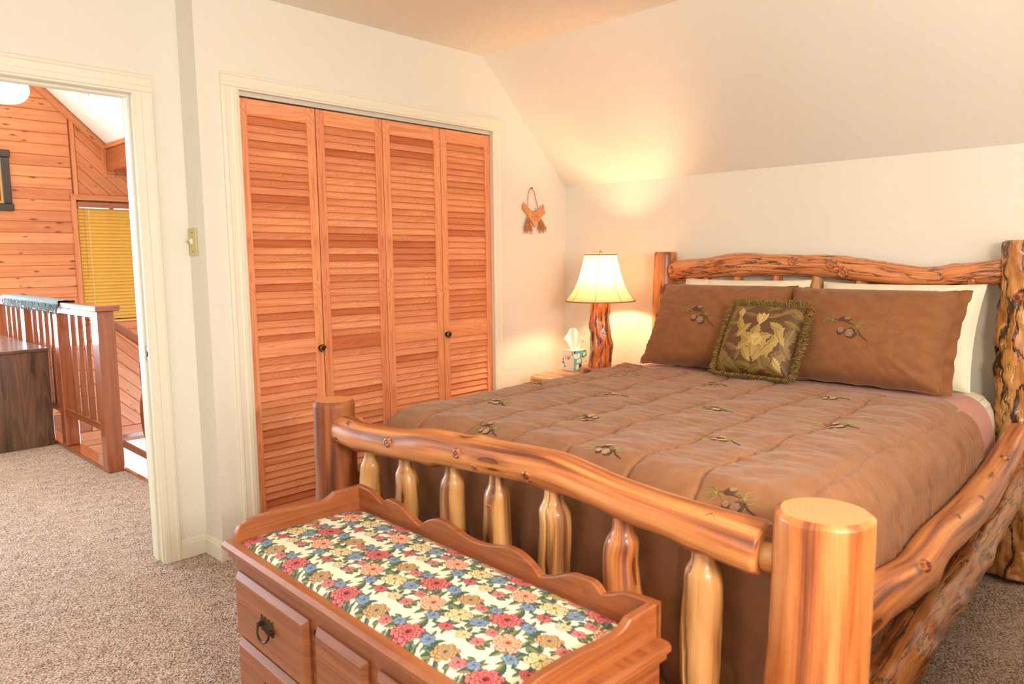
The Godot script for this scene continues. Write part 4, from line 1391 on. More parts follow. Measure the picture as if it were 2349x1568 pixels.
	for k in [[1.17, 1.809, 0.2, 0.72], [1.385, 1.398, 0.5, 0.78], [1.593, 1.789, 3.0, 0.72], [1.811, 1.387, 0.3, 0.78], [1.581, 0.948, 0.1, 0.68], [2.036, 1.761, 0.2, 0.72], [2.032, 0.935, 0.4, 0.72], [2.209, 1.351, 0.3, 0.72], [2.26, 2.13, 0.2, 0.68], [0.988, 1.396, 0.2, 0.68], [1.168, 0.972, 0.3, 0.68], [1.40, 2.08, 0.2, 0.68], [1.85, 2.06, 0.2, 0.68]]:
		var ca := cos(k[2])
		var sa := sin(k[2])
		motif(cf, func(u: float, w: float) -> Transform3D:
			var xx: float = k[0] + (u * ca - w * sa) * k[3]
			var zz: float = k[1] - (u * sa + w * ca) * k[3]
			var fa := clampf((xx - BED_X - s_lo) / (s_hi - s_lo) * nu, 1.0, nu - 2.0)
			var fb := clampf((zz - v_lo) / (v_hi - v_lo) * nv, 1.0, nv - 2.0)
			var ia := int(fa)
			var ib := int(fb)
			var at := p[ib * (nu + 1) + ia].lerp(p[ib * (nu + 1) + ia + 1], fa - ia).lerp(p[(ib + 1) * (nu + 1) + ia].lerp(p[(ib + 1) * (nu + 1) + ia + 1], fa - ia), fb - ib)
			var n := (p[(ib + 1) * (nu + 1) + ia] - p[(ib - 1) * (nu + 1) + ia]).cross(p[ib * (nu + 1) + ia + 1] - p[ib * (nu + 1) + ia - 1]).normalized()
			return Transform3D(Basis(Vector3.RIGHT, n, Vector3.BACK), at))

	# pillows: [name, label, middle bottom, width, height, depth, lean, turn, material, flange]
	pillow("white_pillow", "white pillow behind the brown sham nearest the bedside lamp", Vector3(1.30, 0.745, 0.33), 0.68, 0.475, 0.14, 0.42, 0.0, M.white_cloth, 0.0, 3, "white pillows")
	pillow("white_pillow", "white pillow sticking out behind the right brown sham", Vector3(2.03, 0.745, 0.34), 0.66, 0.465, 0.14, 0.42, 0.0, M.white_cloth, 0.0, 9, "white pillows")
	var a1 := pillow("pillow_sham", "brown suede pillow sham with pine cones, nearest the bedside lamp", Vector3(1.315, 0.765, 0.56), 0.69, 0.445, 0.19, 0.52, 0.02, M.sham, 0.018, 17, "brown pillow shams")
	var a2 := pillow("pillow_sham", "brown suede pillow sham with pine cones, nearest the gnarled head post", Vector3(1.982, 0.765, 0.575), 0.67, 0.435, 0.19, 0.50, -0.02, M.sham, 0.042, 23, "brown pillow shams")
	for q in [[a1, -0.045, 0.225], [a2, -0.025, 0.205]]:
		var n: Node3D = q[0]
		motif(n, func(u: float, w: float) -> Transform3D:
			var d := pillow_depth((q[1] + u) / 0.345, (q[2] + w) / 0.2225 - 1.0, 0.19)
			return Transform3D(Basis(Vector3.RIGHT, Vector3.BACK, Vector3.DOWN), Vector3(q[1] + u, q[2] + w, d + 0.001)))

	# square cushion with fringe
	var cu := thing("damask_cushion", "small square brown and gold damask cushion with bushy fringe", "cushion", Vector3(1.635, 0.772, 0.745), -0.04)
	var lean := Basis(Vector3.RIGHT, -0.52)
	part("cover", cushion_shape(0.345, 0.335, 0.13, 0.0, 5), M.damask, cu, Transform3D(lean, Vector3(0, 0.012, 0)))
	var tufts := [Shape.new(), Shape.new()]
	rng.seed = 33
	for k in 3000:
		var e := rng.randf() * 4.0
		var f := fposmod(e, 1.0) * 2.0 - 1.0
		var at: Vector2 = [Vector2(f, -1), Vector2(1, f), Vector2(-f, 1), Vector2(-1, -f)][int(e)]
		var o: Vector2 = [Vector2(0, -1), Vector2(1, 0), Vector2(0, 1), Vector2(-1, 0)][int(e)]
		var from := Vector3(at.x * 0.166, 0.168 + at.y * 0.162, rng.randf_range(-0.008, 0.008))
		var to := from + Vector3(o.x, o.y, 0) * rng.randf_range(0.012, 0.026) + Vector3(rng.randf_range(-0.009, 0.009), rng.randf_range(-0.009, 0.009), rng.randf_range(-0.016, 0.022))
		to.y = maxf(to.y, -0.008)
		var mid := (from + to) / 2.0 + Vector3(rng.randf_range(-0.004, 0.004), rng.randf_range(-0.004, 0.004), 0.006)
		tufts[k % 2].add(cord([from, mid, to], 0.0022, 3, 2, 0.8))
	var fr := part("fringe", tufts, [M.fringe, M.fringe_dark], cu, Transform3D(lean, Vector3(0, 0.012, 0)))
	fr.set_meta("kind", "stuff")


func pillow_depth(a: float, b: float, d: float) -> float:
	return d * 0.62 * pow(maxf(0.0, (1.0 - pow(absf(a), 2.6)) * (1.0 - pow(absf(b), 2.4))), 0.5)


# stands on its lower edge at the origin, facing +z
func cushion_shape(w: float, h: float, d: float, flange: float, salt: int) -> Shape:
	var s := Shape.new()
	var n := 44
	for face in [1.0, -1.0]:
		var p := PackedVector3Array()
		var uv := PackedVector2Array()
		for b in n + 1:
			for a in n + 1:
				var u := lerpf(-1.0, 1.0, float(a) / n)
				var v := lerpf(-1.0, 1.0, float(b) / n)
				var x := u * w / 2.0 * (1.0 - 0.05 * (1.0 - v * v) * absf(u))
				var y := h / 2.0 + v * h / 2.0 * (1.0 - 0.05 * (1.0 - u * u) * absf(v))
				var z := pillow_depth(u, v, d)
				var edge := maxf(absf(u), absf(v))
				z += fine.get_noise_3d(x * 500.0 + salt * 40.0, y * 500.0, face * 30.0) * 0.006 * smoothstep(1.0, 0.85, edge)
				z += absf(fine.get_noise_3d(atan2(v, u) * 190.0, salt * 9.0, 0)) * 0.012 * smoothstep(0.45, 0.8, edge) * smoothstep(1.0, 0.9, edge)
				p.append(Vector3(x, y, z * face))
				uv.append(Vector2(u * 0.5 + 0.5, 0.5 - v * 0.5))
		s.grid(p, uv, n + 1, n + 1, false, face < 0.0)
	return s


func pillow(called: String, label: String, at: Vector3, w: float, h: float, d: float, lean: float, turn: float, m: Material, flange: float, salt: int, group: String) -> Node3D:
	var t := thing(called, label, "pillow", at, turn, group)
	t.basis = Basis(Vector3.UP, turn) * Basis(Vector3.RIGHT, -lean)
	part("cover", cushion_shape(w, h, d, flange, salt), m, t)
	if flange > 0.0:
		var s := Shape.new()
		var n := 160
		var p := PackedVector3Array()
		var uv := PackedVector2Array()
		var side := 1.0 if salt == 23 else -1.0
		for r in 3:
			for k in n + 1:
				var e := fposmod(4.0 * k / n, 4.0)
				var f := fposmod(e, 1.0) * 2.0 - 1.0
				var q: Vector2 = [Vector2(f, -1), Vector2(1, f), Vector2(-f, 1), Vector2(-1, -f)][int(e)]
				var x := q.x * (w / 2.0 * (1.0 - 0.05 * (1.0 - q.y * q.y)) + (flange if q.x * side > 0.5 else 0.010) * r / 2.0 - 0.006)
				var y := h / 2.0 + q.y * (h / 2.0 * (1.0 - 0.05 * (1.0 - q.x * q.x)) + 0.010 * r / 2.0 - 0.006)
				var z := 0.006 * r * sin(k * 0.9 + salt) * 0.6 + 0.004 * r * fine.get_noise_2d(k * 18.0, salt * 5.0)
				p.append(Vector3(x, y, z))
				uv.append(Vector2(x, y))
		s.grid(p, uv, n + 1, 3, true, true)
		part("flange", s, m, t)
		part("piping", cord_ring(w * 0.985, h * 0.985, 0.0035), m, t)
	return t


func cord_ring(w: float, h: float, r: float) -> Shape:
	var pts := []
	for k in 41:
		var e := fposmod(4.0 * k / 40.0, 4.0)
		var f := fposmod(e, 1.0) * 2.0 - 1.0
		var q: Vector2 = [Vector2(f, -1), Vector2(1, f), Vector2(-f, 1), Vector2(-1, -f)][int(e)]
		pts.append(Vector3(q.x * w / 2.0 * (1.0 - 0.05 * (1.0 - q.y * q.y)), h / 2.0 + 0.003 + q.y * h / 2.0 * (1.0 - 0.05 * (1.0 - q.x * q.x)), 0.004))
	return cord(pts, r, 6, 120)


# pine cones on a twig, in thread; surf(u, w) gives the cloth's place, its normal in basis.y
func motif(parent: Node3D, surf: Callable) -> void:
	var needles := Shape.new()
	var cones := Shape.new()
	var scales := Shape.new()
	var k := 0.000178
	var at := func(x: float, y: float, lift: float) -> Vector3:
		var t: Transform3D = surf.call((x - 900.0) * k, (750.0 - y) * k)
		return t.origin + t.basis.y * lift
	for q in [[600, 575, 520, 450, 390, 440], [600, 575, 450, 545, 350, 635], [600, 575, 470, 590, 378, 655], [600, 575, 520, 640, 465, 665], [600, 575, 560, 690, 425, 770], [600, 575, 690, 640, 750, 725], [1150, 730, 1080, 620, 960, 590], [1150, 730, 1040, 700, 935, 720], [1150, 730, 1180, 600, 1300, 545], [1150, 730, 1220, 640, 1330, 630], [1160, 730, 1200, 720, 1240, 685], [1150, 730, 1300, 740, 1420, 670], [1150, 730, 1230, 830, 1370, 785], [1215, 890, 1200, 940, 1150, 970]]:
		needles.add(cord([at.call(q[0], q[1], 0.0015), at.call(q[2], q[3], 0.0018), at.call(q[4], q[5], 0.0012)], 0.0011, 4, 5, 0.7))
	for q in [[610, 570, 660, 560, 720, 550, 0.0013], [880, 610, 990, 650, 1090, 695, 0.0018], [1190, 790, 1260, 920, 1440, 1045, 0.0026]]:
		cones.add(cord([at.call(q[0], q[1], 0.0012), at.call(q[2], q[3], 0.0014), at.call(q[4], q[5], 0.001)], q[6], 5, 5, 0.6))
	for q in [[855, 555, 150, 84, -0.15, 60, -32, 68, 50], [820, 850, 92, 100, 0.3, -6, -26, 66, 62], [1050, 872, 150, 138, 0.4, -36, 12, 96, 104]]:
		var p := PackedVector3Array()
		var uv := PackedVector2Array()
		for b in 5:
			for a in 13:
				var th := TAU * a / 12.0
				var r := b / 4.0
				var e := Vector2(cos(th) * q[2] * r, sin(th) * q[3] * r).rotated(q[4])
				p.append(at.call(q[0] + e.x, q[1] + e.y, 0.0035 * (1.0 - r * r) - 0.0004))
				uv.append(e * 0.001)
		cones.grid(p, uv, 13, 5, true)
		for yy in range(-4, 5):
			for xx in range(-4, 5):
				var e := Vector2(xx * 30.0 + (15.0 if posmod(yy, 2) else 0.0), yy * 25.0)
				if Vector2(e.x / q[7], e.y / q[8]).length() > 0.95:
					continue
				var c := Vector2(q[0] + q[5], q[1] + q[6]) + e
				var v := PackedVector3Array()
				for w in 6:
					var o := Vector2(cos(TAU * w / 6.0) * 13.0, sin(TAU * w / 6.0) * 10.5)
					v.append(at.call(c.x + o.x, c.y + o.y, 0.0034))
				var m: Vector3 = at.call(c.x, c.y, 0.0052)
				var n: Vector3 = m - at.call(c.x, c.y, 0.0)
				for w in 6:
					scales.tri(m, v[w], v[(w + 1) % 6], Vector2.ZERO, Vector2.ZERO, Vector2.ZERO, n)
	part("pine_cone_embroidery", [needles, cones, scales], [M.needle, M.cone, M.scale], parent)


func smooth_line(a: Array, per := 5) -> PackedVector2Array:
	var o := PackedVector2Array()
	for k in (a.size() - 1) * per + 1:
		o.append(smooth_at(a, float(k) / per))
	return o


func build_bench() -> void:
	var b := thing("blanket_chest_bench", "maple chest bench with scalloped back and floral seat at the footboard", "bench", Vector3(1.153, 0, 2.385), -0.0402)
	var w := 1.118
	var d := 0.40
	var ledge := 0.53
	# carcase
	part("body", box_between(Vector3(0, 0.05, 0.0), Vector3(w, 0.49, d), 0.003, 0, Vector2(0.3, 0.1)), M.maple, b)
	part("plinth", box_between(Vector3(-0.014, 0.0, 0.0), Vector3(w + 0.014, 0.075, d + 0.014), 0.010, 0, Vector2(0.7, 0.4)), M.maple, b)
	# ledge with rounded nose, cove under it
	var nose := [Vector2(0.0, 0.505)]
	var pr := PackedVector2Array([Vector2(0, 0), Vector2(-0.40, 0)])
	for q in [[0.018, 0.484, 0.502, 0.004], [0.032, 0.503, ledge, 0.009]]:
		part("ledge", box_between(Vector3(-q[0], q[1], 0.0), Vector3(w + q[0], q[2], d + q[0]), q[3], 0, Vector2(q[0] * 20.0, 0.2)), M.maple, b)
	# scalloped back, symmetric; cusps kept sharp by joining smooth runs
	var half := [[Vector2(0, 0.602), Vector2(0.05, 0.601), Vector2(0.085, 0.597), Vector2(0.115, 0.584), Vector2(0.140, 0.576)], [Vector2(0.140, 0.576), Vector2(0.165, 0.594), Vector2(0.20, 0.594), Vector2(0.235, 0.590), Vector2(0.29, 0.567), Vector2(0.325, 0.557)], [Vector2(0.325, 0.557), Vector2(0.36, 0.580), Vector2(0.40, 0.594), Vector2(0.44, 0.595), Vector2(0.48, 0.586), Vector2(0.525, 0.577), Vector2(0.559, 0.575)]]
	var line := PackedVector2Array()
	for run in half:
		line.append_array(smooth_line(run, 4))
	var full := line.duplicate()
	for k in range(line.size() - 1, -1, -1):
		full.append(Vector2(w - line[k].x, line[k].y))
	var clean := PackedVector2Array()
	for p in full:
		if clean.is_empty() or clean[-1].distance_to(p) > 0.0008:
			clean.append(p)
	clean.append(Vector2(w, ledge - 0.01))
	clean.append(Vector2(0, ledge - 0.01))
	part("back_panel", slab(clean, 0.0, 0.018, 0.003, Vector2.RIGHT, Vector2(0.2, 0.3)), M.maple, b)
	# side panels, outline (-z, y)
	var side := smooth_line([Vector2(0, 0.602), Vector2(-0.05, 0.601), Vector2(-0.098, 0.600)], 2)
	side.append_array(smooth_line([Vector2(-0.100, 0.600), Vector2(-0.12, 0.588), Vector2(-0.15, 0.582), Vector2(-0.20, 0.585), Vector2(-0.27, 0.589), Vector2(-0.34, 0.588), Vector2(-0.385, 0.580), Vector2(-0.405, 0.556), Vector2(-0.408, 0.53)], 3))
	side.append(Vector2(-0.408, ledge - 0.01))
	side.append(Vector2(0, ledge - 0.01))
	var turn := Basis(Vector3(0, 0, -1), Vector3.UP, Vector3(1, 0, 0))
	for x in [0.0, w - 0.018]:
		part("side_panel", slab(side, 0.0, 0.018, 0.003, Vector2.RIGHT, Vector2(x, 0.5)), M.maple, b, Transform3D(turn, Vector3(x, 0, 0)))
	# floral seat pad: crowned, edges tucked
	var p := PackedVector3Array()
	var uv := PackedVector2Array()
	var nu := 60
	var nv := 30
	for j in nv + 1:
		for k in nu + 1:
			var u := lerpf(-1.0, 1.0, float(k) / nu)
			var v := lerpf(-1.0, 1.0, float(j) / nv)
			var e := pow(maxf(0.0, (1.0 - pow(absf(u), 14.0)) * (1.0 - pow(absf(v), 8.0))), 0.5)
			var x := w / 2.0 + u * (w / 2.0 - 0.020)
			var z := 0.213 + v * 0.191
			p.append(Vector3(x, ledge - 0.004 + e * (0.022 + 0.008 * (1.0 - u * u) * (1.0 - v * v) + 0.0025 * fine.get_noise_2d(x * 200.0, z * 200.0)), z))
			uv.append(Vector2(x, z))
	var s := Shape.new()
	s.grid(p, uv, nu + 1, nv + 1, false, true)
	var pad := part("seat_pad", s, M.floral, b)
	pad.set_meta("label", "cream tapestry seat pad with red, peach and blue flowers")
	# drawer fronts and middle panel
	var front := Transform3D(Basis(), Vector3(0, 0, d))
	for q in [[0.018, 0.412, 0.272, 0.452, true], [0.018, 0.412, 0.085, 0.262, true], [0.452, 0.666, 0.085, 0.452, false], [0.706, 1.10, 0.272, 0.452, true], [0.706, 1.10, 0.085, 0.262, true]]:
		var f := part("drawer_front" if q[4] else "middle_panel", slab(poly([q[0], q[2], q[1], q[2], q[1], q[3], q[0], q[3]]), 0.0, 0.020, 0.013, Vector2.RIGHT, Vector2(q[0], q[2] * 3.0)), M.maple, b, front)
		if q[4]:
			var c := Vector3((q[0] + q[1]) / 2.0, (q[2] + q[3]) / 2.0, 0.020)
			bail_pull(f, c)
	part("lock", lathe([Vector2(0.009, 0.0), Vector2(0.009, 0.003), Vector2(0.006, 0.004), Vector2(0.0001, 0.0035)], 14), M.dark_brass, b, Transform3D(Basis(Vector3.RIGHT, PI / 2.0), Vector3(0.432, 0.425, d)))


func bail_pull(parent: Node3D, c: Vector3) -> void:
	var o := poly([-0.044, 0.006, -0.034, 0.016, -0.030, 0.030, -0.020, 0.020, -0.010, 0.030, 0.0, 0.020, 0.010, 0.030, 0.020, 0.020, 0.030, 0.030, 0.034, 0.016, 0.044, 0.006, 0.036, -0.004, 0.030, -0.014, 0.016, -0.010, 0.0, -0.018, -0.016, -0.010, -0.030, -0.014, -0.036, -0.004])
	var pl := part("pull_plate", slab(o, 0.0, 0.003, 0.001), M.dark_brass, parent, Transform3D(Basis(), c))
	var s := cord([Vector3(-0.031, 0.004, 0.010), Vector3(-0.030, -0.012, 0.014), Vector3(-0.018, -0.024, 0.017), Vector3(0.0, -0.027, 0.018), Vector3(0.018, -0.024, 0.017), Vector3(0.030, -0.012, 0.014), Vector3(0.031, 0.004, 0.010)], 0.003, 8, 24)
	for x in [-0.031, 0.031]:
		s.add(cord([Vector3(x, 0.004, 0.002), Vector3(x, 0.004, 0.013)], 0.006, 8, 3))
	part("pull_bail", s, M.dark_brass, parent, Transform3D(Basis(), c))


func build_nightstand() -> void:
	var t := thing("log_nightstand", "log nightstand with thick pale slab top beside the closet wall", "nightstand", Vector3(0.445, 0, 0.335))
	var o := t.position
	var edge := PackedVector2Array()
	for k in 48:                       # a rounded slab, its edge a little wild
		var th := TAU * k / 48.0
		var q := Vector2(signf(cos(th)) * pow(absf(cos(th)), 0.35) * 0.262, signf(sin(th)) * pow(absf(sin(th)), 0.35) * 0.272)
		edge.append(q * (1.0 + 0.015 * fine.get_noise_1d(k * 25.0)))
	part("slab_top", slab(edge, -0.045, 0.0, 0.010, Vector2.RIGHT), M.slab, t, Transform3D(Basis(Vector3.RIGHT, -PI / 2.0), Vector3(0, 0.62, 0)))
	for x in [-0.20, 0.20]:
		for z in [-0.2, 0.2]:
			part("leg", log_shape([Vector3(x, 0, z), Vector3(x, 0.3, z), Vector3(x, 0.58, z)], [0.04, 0.042, 0.04], 16, 20, 0.06, x * 9.0 + z, [], 0.008), [M.log, M.rings], t)
	var f := part("drawer_box", box_between(Vector3(-0.18, 0.40, -0.19), Vector3(0.18, 0.57, 0.2), 0.004, 0), M.log, t)
	part("drawer_knob", lathe([Vector2(0.008, 0), Vector2(0.008, 0.012), Vector2(0.017, 0.02), Vector2(0.014, 0.028), Vector2(0.0001, 0.03)], 14), M.pale_log, f, Transform3D(Basis(Vector3.RIGHT, PI / 2.0), Vector3(0, 0.49, 0.2)))
	part("shelf", box_between(Vector3(-0.21, 0.15, -0.21), Vector3(0.21, 0.18, 0.21), 0.004, 0), M.slab, t)

	# lamp: juniper log on a round slab, bell shade
	var l := thing("table_lamp", "lit table lamp with juniper log base and cream bell shade", "lamp", Vector3(0.508, 0.62, 0.30))
	edge = PackedVector2Array()
	for k in 40:
		var th := TAU * k / 40.0
		edge.append(Vector2(cos(th) * 0.118, sin(th) * 0.108) * (1.0 + 0.03 * fine.get_noise_1d(k * 40.0 + 400.0)))
	part("base_slab", slab(edge, 0.0, 0.05, 0.008), M.slab, l, Transform3D(Basis(Vector3.RIGHT, -PI / 2.0), Vector3.ZERO))
	part("log_body", log_shape([Vector3(-0.004, 0.05, 0), Vector3(0.004, 0.12, 0), Vector3(0.006, 0.2, 0), Vector3(-0.002, 0.3, 0), Vector3(0, 0.41, 0), Vector3(0, 0.45, 0)], [0.070, 0.064, 0.063, 0.059, 0.056, 0.054], 36, 80, 0.1, 51.0, [[0.3, 1.0, 0.04, 0.008], [0.6, 4.0, 0.04, 0.008]], 0.0, 0.14), [M.lamp_log, M.rings], l)
	var prof := [Vector2(0.196, 0.428), Vector2(0.176, 0.452), Vector2(0.150, 0.492), Vector2(0.127, 0.545), Vector2(0.110, 0.605), Vector2(0.098, 0.655), Vector2(0.091, 0.688)]
	var sh := part("shade", lathe(prof, 48, 4), M.shade, l)
	for k in 8:
		var pts := []
		var th := TAU * (k + 0.37) / 8.0
		for q in prof:
			pts.append(Vector3((q.x + 0.001) * cos(th), q.y, (q.x + 0.001) * sin(th)))
		part("shade_seam", cord(pts, 0.0012, 5, 24), M.seam, sh)
	for q in [[0.196, 0.428, 0.004], [0.091, 0.688, 0.003]]:
		var pts := []
		for k in 33:
			pts.append(Vector3(cos(TAU * k / 32.0) * q[0], q[1], sin(TAU * k / 32.0) * q[0]))
		part("shade_binding", cord(pts, q[2], 6, 64), M.seam, sh)
	var sp := Shape.new()
	for k in 3:
		var th := TAU * k / 3.0
		sp.add(cord([Vector3(0, 0.682, 0), Vector3(cos(th) * 0.09, 0.686, sin(th) * 0.09)], 0.0015, 5, 2))
	for z in [-1.0, 1.0]:
		sp.add(cord([Vector3(0, 0.46, z * 0.012), Vector3(0, 0.50, z * 0.05), Vector3(0, 0.60, z * 0.052), Vector3(0, 0.68, z * 0.006)], 0.0016, 5, 20))
	part("harp", sp, M.gold, l)
	part("socket", lathe([Vector2(0.014, 0.45), Vector2(0.018, 0.46), Vector2(0.018, 0.50), Vector2(0.012, 0.505)], 16), M.gold, l)
	part("finial", lathe([Vector2(0.004, 0.682), Vector2(0.009, 0.690), Vector2(0.005, 0.698), Vector2(0.007, 0.706), Vector2(0.0001, 0.714)], 14), M.gold, l)
	part("light_bulb", lathe([Vector2(0.012, 0.505), Vector2(0.018, 0.525), Vector2(0.030, 0.555), Vector2(0.030, 0.580), Vector2(0.018, 0.605), Vector2(0.0001, 0.612)], 18), M.bulb, l)
	var om := OmniLight3D.new()
	om.name = "lamp_light"
	om.light_color = Color(1.0, 0.79, 0.60)
	om.light_energy = 0.62
	om.light_size = 0.03
	om.omni_range = 9.0
	om.omni_attenuation = 2.0
	om.shadow_enabled = true
	l.add_child(om)
	om.position = Vector3(0, 0.57, 0)

	# tissues
	var tn := deg_to_rad(-10.4)
	var c := Vector3(0.31, 0.62, 0.298) - Basis(Vector3.UP, tn) * Vector3(0.052, 0, 0.052)
	var tb := thing("tissue_box", "small cube tissue box printed with turquoise and dark petals", "tissue box", c, tn)
	part("carton", box_between(Vector3(-0.052, 0, -0.052), Vector3(0.052, 0.124, 0.052), 0.001), M.card, tb)
	var q := Shape.new()
	q.quad(Vector3(0.0524, 0.001, 0.0515), Vector3(0.0524, 0.001, -0.0515), Vector3(0.0524, 0.123, -0.0515), Vector3(0.0524, 0.123, 0.0515), Vector2(0, 1), Vector2(1, 1), Vector2(1, 0), Vector2(0, 0), Vector3.RIGHT)
	part("petal_print", q, M.print_side, tb)
	q = Shape.new()
	q.quad(Vector3(-0.0515, 0.001, 0.0524), Vector3(0.0515, 0.001, 0.0524), Vector3(0.0515, 0.123, 0.0524), Vector3(-0.0515, 0.123, 0.0524), Vector2(0, 1), Vector2(1, 1), Vector2(1, 0), Vector2(0, 0), Vector3.BACK)
	part("petal_print", q, M.print_front, tb)
	var tm := TextMesh.new()
	tm.text = "Livi"
	var fo := SystemFont.new()
	fo.font_names = PackedStringArray(["Droid Sans"])
	tm.font = fo
	tm.font_size = 32
	tm.pixel_size = 0.0009
	tm.depth = 0.0006
	part("lettering", tm, M.ink, tb, Transform3D(Basis(), Vector3(-0.002, 0.078, 0.0529)))
	part("accent_mark", box(Vector3(0.009, 0.0025, 0.0006), 0.0002), M.ink, tb, Transform3D(Basis(Vector3.BACK, 0.9), Vector3(0.022, 0.092, 0.0529)))
	var ts := thing("tissue", "white paper tissue sticking up out of the tissue box", "tissue", c + Vector3(0, 0.122, 0), 0.75)
	var p := PackedVector3Array()
	var uv := PackedVector2Array()
	for j in 29:
		for k in 41:
			var u := lerpf(-1.0, 1.0, k / 40.0)
			var v := j / 28.0
			var wide := lerpf(0.028, 0.064, smoothstep(0.0, 0.62, v)) - 0.02 * smoothstep(0.75, 1.0, v)
			var y := v * 0.132 - 0.052 * smoothstep(0.3, 1.0, v) * u * u - 0.018 * u * smoothstep(0.5, 1.0, v)
			var z := (0.010 + 0.012 * v) * sin(u * 7.5 + 1.0 + v) * (1.0 - 0.4 * v) + 0.02 * v * v * u
			p.append(Vector3(u * wide, y, z))
			uv.append(Vector2(u, v))
	q = Shape.new()
	q.grid(p, uv, 41, 29, false)
	part("sheet", q, M.paper, ts)


func build_small_things() -> void:
	# straw wall hanging: X to the right along -z, Y up
	var h := thing("straw_wall_hanging", "woven straw heart wall hanging with wheat tassels beside the closet", "wall hanging", Vector3(0.002, 1.546, 0.305), PI / 2.0)
	var pt := func(u: float, v: float, z: float) -> Vector3: return Vector3((u - 450.0) * 0.00038, (890.0 - v) * 0.00025, z)
	part("hanging_cord", cord([pt.call(300, 660, 0.008), pt.call(308, 450, 0.006), pt.call(335, 300, 0.006), pt.call(385, 215, 0.008), pt.call(420, 260, 0.006), pt.call(460, 320, 0.006), pt.call(500, 500, 0.006), pt.call(552, 720, 0.008)], 0.0022, 6, 40), M.straw_dark, h)
	part("nail", cord([pt.call(390, 225, -0.002), pt.call(390, 225, 0.016)], 0.003, 8, 2), M.dark_brass, h)
	for w in [[[340, 735, 185, 572], [285, 862, 168, 710]], [[545, 725, 665, 590], [615, 890, 702, 780]]]:
		var s := Shape.new()
		for k in 11:
			var f := k / 10.0
			var a := Vector2(lerpf(w[0][0], w[1][0], f), lerpf(w[0][1], w[1][1], f))
			var b := Vector2(lerpf(w[0][2], w[1][2], f), lerpf(w[0][3], w[1][3], f) + 26.0 * sin(f * 9.0))
			s.add(cord([pt.call(a.x, a.y, 0.010), pt.call(b.x, b.y, 0.010 + 0.003 * sin(k * 2.0))], 0.0026, 5, 3))
		part("straw_wing", s, M.straw, h)
	var heart := PackedVector2Array()
	for q in [[285, 860], [340, 730], [450, 850], [545, 730], [620, 900], [450, 1155]]:
		var v: Vector3 = pt.call(q[0], q[1], 0.0)
		heart.append(Vector2(v.x, v.y))
	part("straw_heart", slab(heart, 0.009, 0.015, 0.002), M.straw, h)
	for k in 14:
		var th := TAU * k / 14.0 + 0.2
		var e := Vector2(cos(th) * 120.0, sin(th) * 140.0)
		var n := Vector2(-e.y, e.x).normalized() * 17.0
		var o := PackedVector2Array()
		for q in [Vector2(462, 890), Vector2(462, 890) + e * 0.55 + n, Vector2(462, 890) + e, Vector2(462, 890) + e * 0.55 - n]:
			var v: Vector3 = pt.call(q.x, q.y, 0.0)
			o.append(Vector2(v.x, v.y))
		part("straw_petal", slab(o, 0.015, 0.0185, 0.0008), M.straw if k % 2 else M.straw_dark, h)
	part("straw_button", lathe([Vector2(0.007, 0.018), Vector2(0.006, 0.022), Vector2(0.0001, 0.023)], 12), M.straw_dark, h, Transform3D(Basis(Vector3.RIGHT, PI / 2.0), pt.call(466, 888, 0.0)))
	var sk := Shape.new()
	for k in 5:
		sk.add(cord([pt.call(436 + k * 6, 850, 0.016), pt.call(420 + k * 13, 760 - (70 if k == 2 else 10 * k), 0.017)], 0.0020, 5, 3, 0.3))
	part("straw_spikes", sk, M.straw_dark, h)
	rng.seed = 71
	for w in [[300, 900, 180, 405, 1290], [590, 930, 510, 730, 1250]]:
		var s := Shape.new()
		for k in 46:
			var f := rng.randf()
			var x := lerpf(w[2], w[3], f)
			var y: float = w[4] + rng.randf_range(-120, 60)
			s.add(cord([pt.call(w[0] + (f - 0.5) * 30.0, w[1], 0.008), pt.call(lerpf(w[0], x, 0.6), lerpf(w[1], y, 0.5), 0.010 + rng.randf() * 0.006), pt.call(x, y, 0.006 + rng.randf() * 0.012)], 0.0011, 4, 4, 0.5))
			for q in 2:
				var f2 := rng.randf_range(0.55, 0.95)
				var g: Vector3 = pt.call(lerpf(w[0], x, f2), lerpf(w[1], y, f2), 0.010 + rng.randf() * 0.006)
				s.add(cord([g, g + Vector3(rng.randf_range(-0.003, 0.003), -0.011, 0.001)], 0.0024, 4, 3, 0.3))
		part("wheat_tassel", s, M.straw_dark, h)

	# added fill lamp, out of view: brightens the ceiling and everything's right side
	var cl := thing("added_fill_lamp", "added fill lamp out of view right of the bed, shaped as a brass floor lamp", "lamp", Vector3(3.75, 0, 3.0))
	part("base", lathe([Vector2(0.14, 0.0), Vector2(0.14, 0.012), Vector2(0.03, 0.03), Vector2(0.012, 0.05)], 24), M.brass, cl)
	part("pole", cord([Vector3(0, 0.04, 0), Vector3(0, 1.42, 0)], 0.012, 10, 3), M.brass, cl)
	part("light_bowl", lathe([Vector2(0.012, 1.42), Vector2(0.08, 1.435), Vector2(0.15, 1.48), Vector2(0.19, 1.54), Vector2(0.20, 1.56)], 28, 2), M.globe, cl)
	var cm := OmniLight3D.new()
	cm.name = "added_fill_light"
	cm.light_color = Color(1.0, 0.955, 0.89)
	cm.light_energy = 3.3
	cm.light_size = 0.17
	cm.omni_range = 9.0
	cm.omni_attenuation = 2.0
	cm.shadow_enabled = true
	cl.add_child(cm)
	cm.position = Vector3(0, 1.5, 0)

	# added unseen blocker in dresser form: keeps the fill lamp's light off the carpet
	var dr := thing("added_light_blocker", "unseen low dresser added to shade the carpet on the open side of the bed", "dresser", Vector3(3.25, 0, 1.75))
	part("body", box_between(Vector3(-0.26, 0.05, -0.7), Vector3(0.26, 0.84, 0.7), 0.004, 1), M.maple, dr)
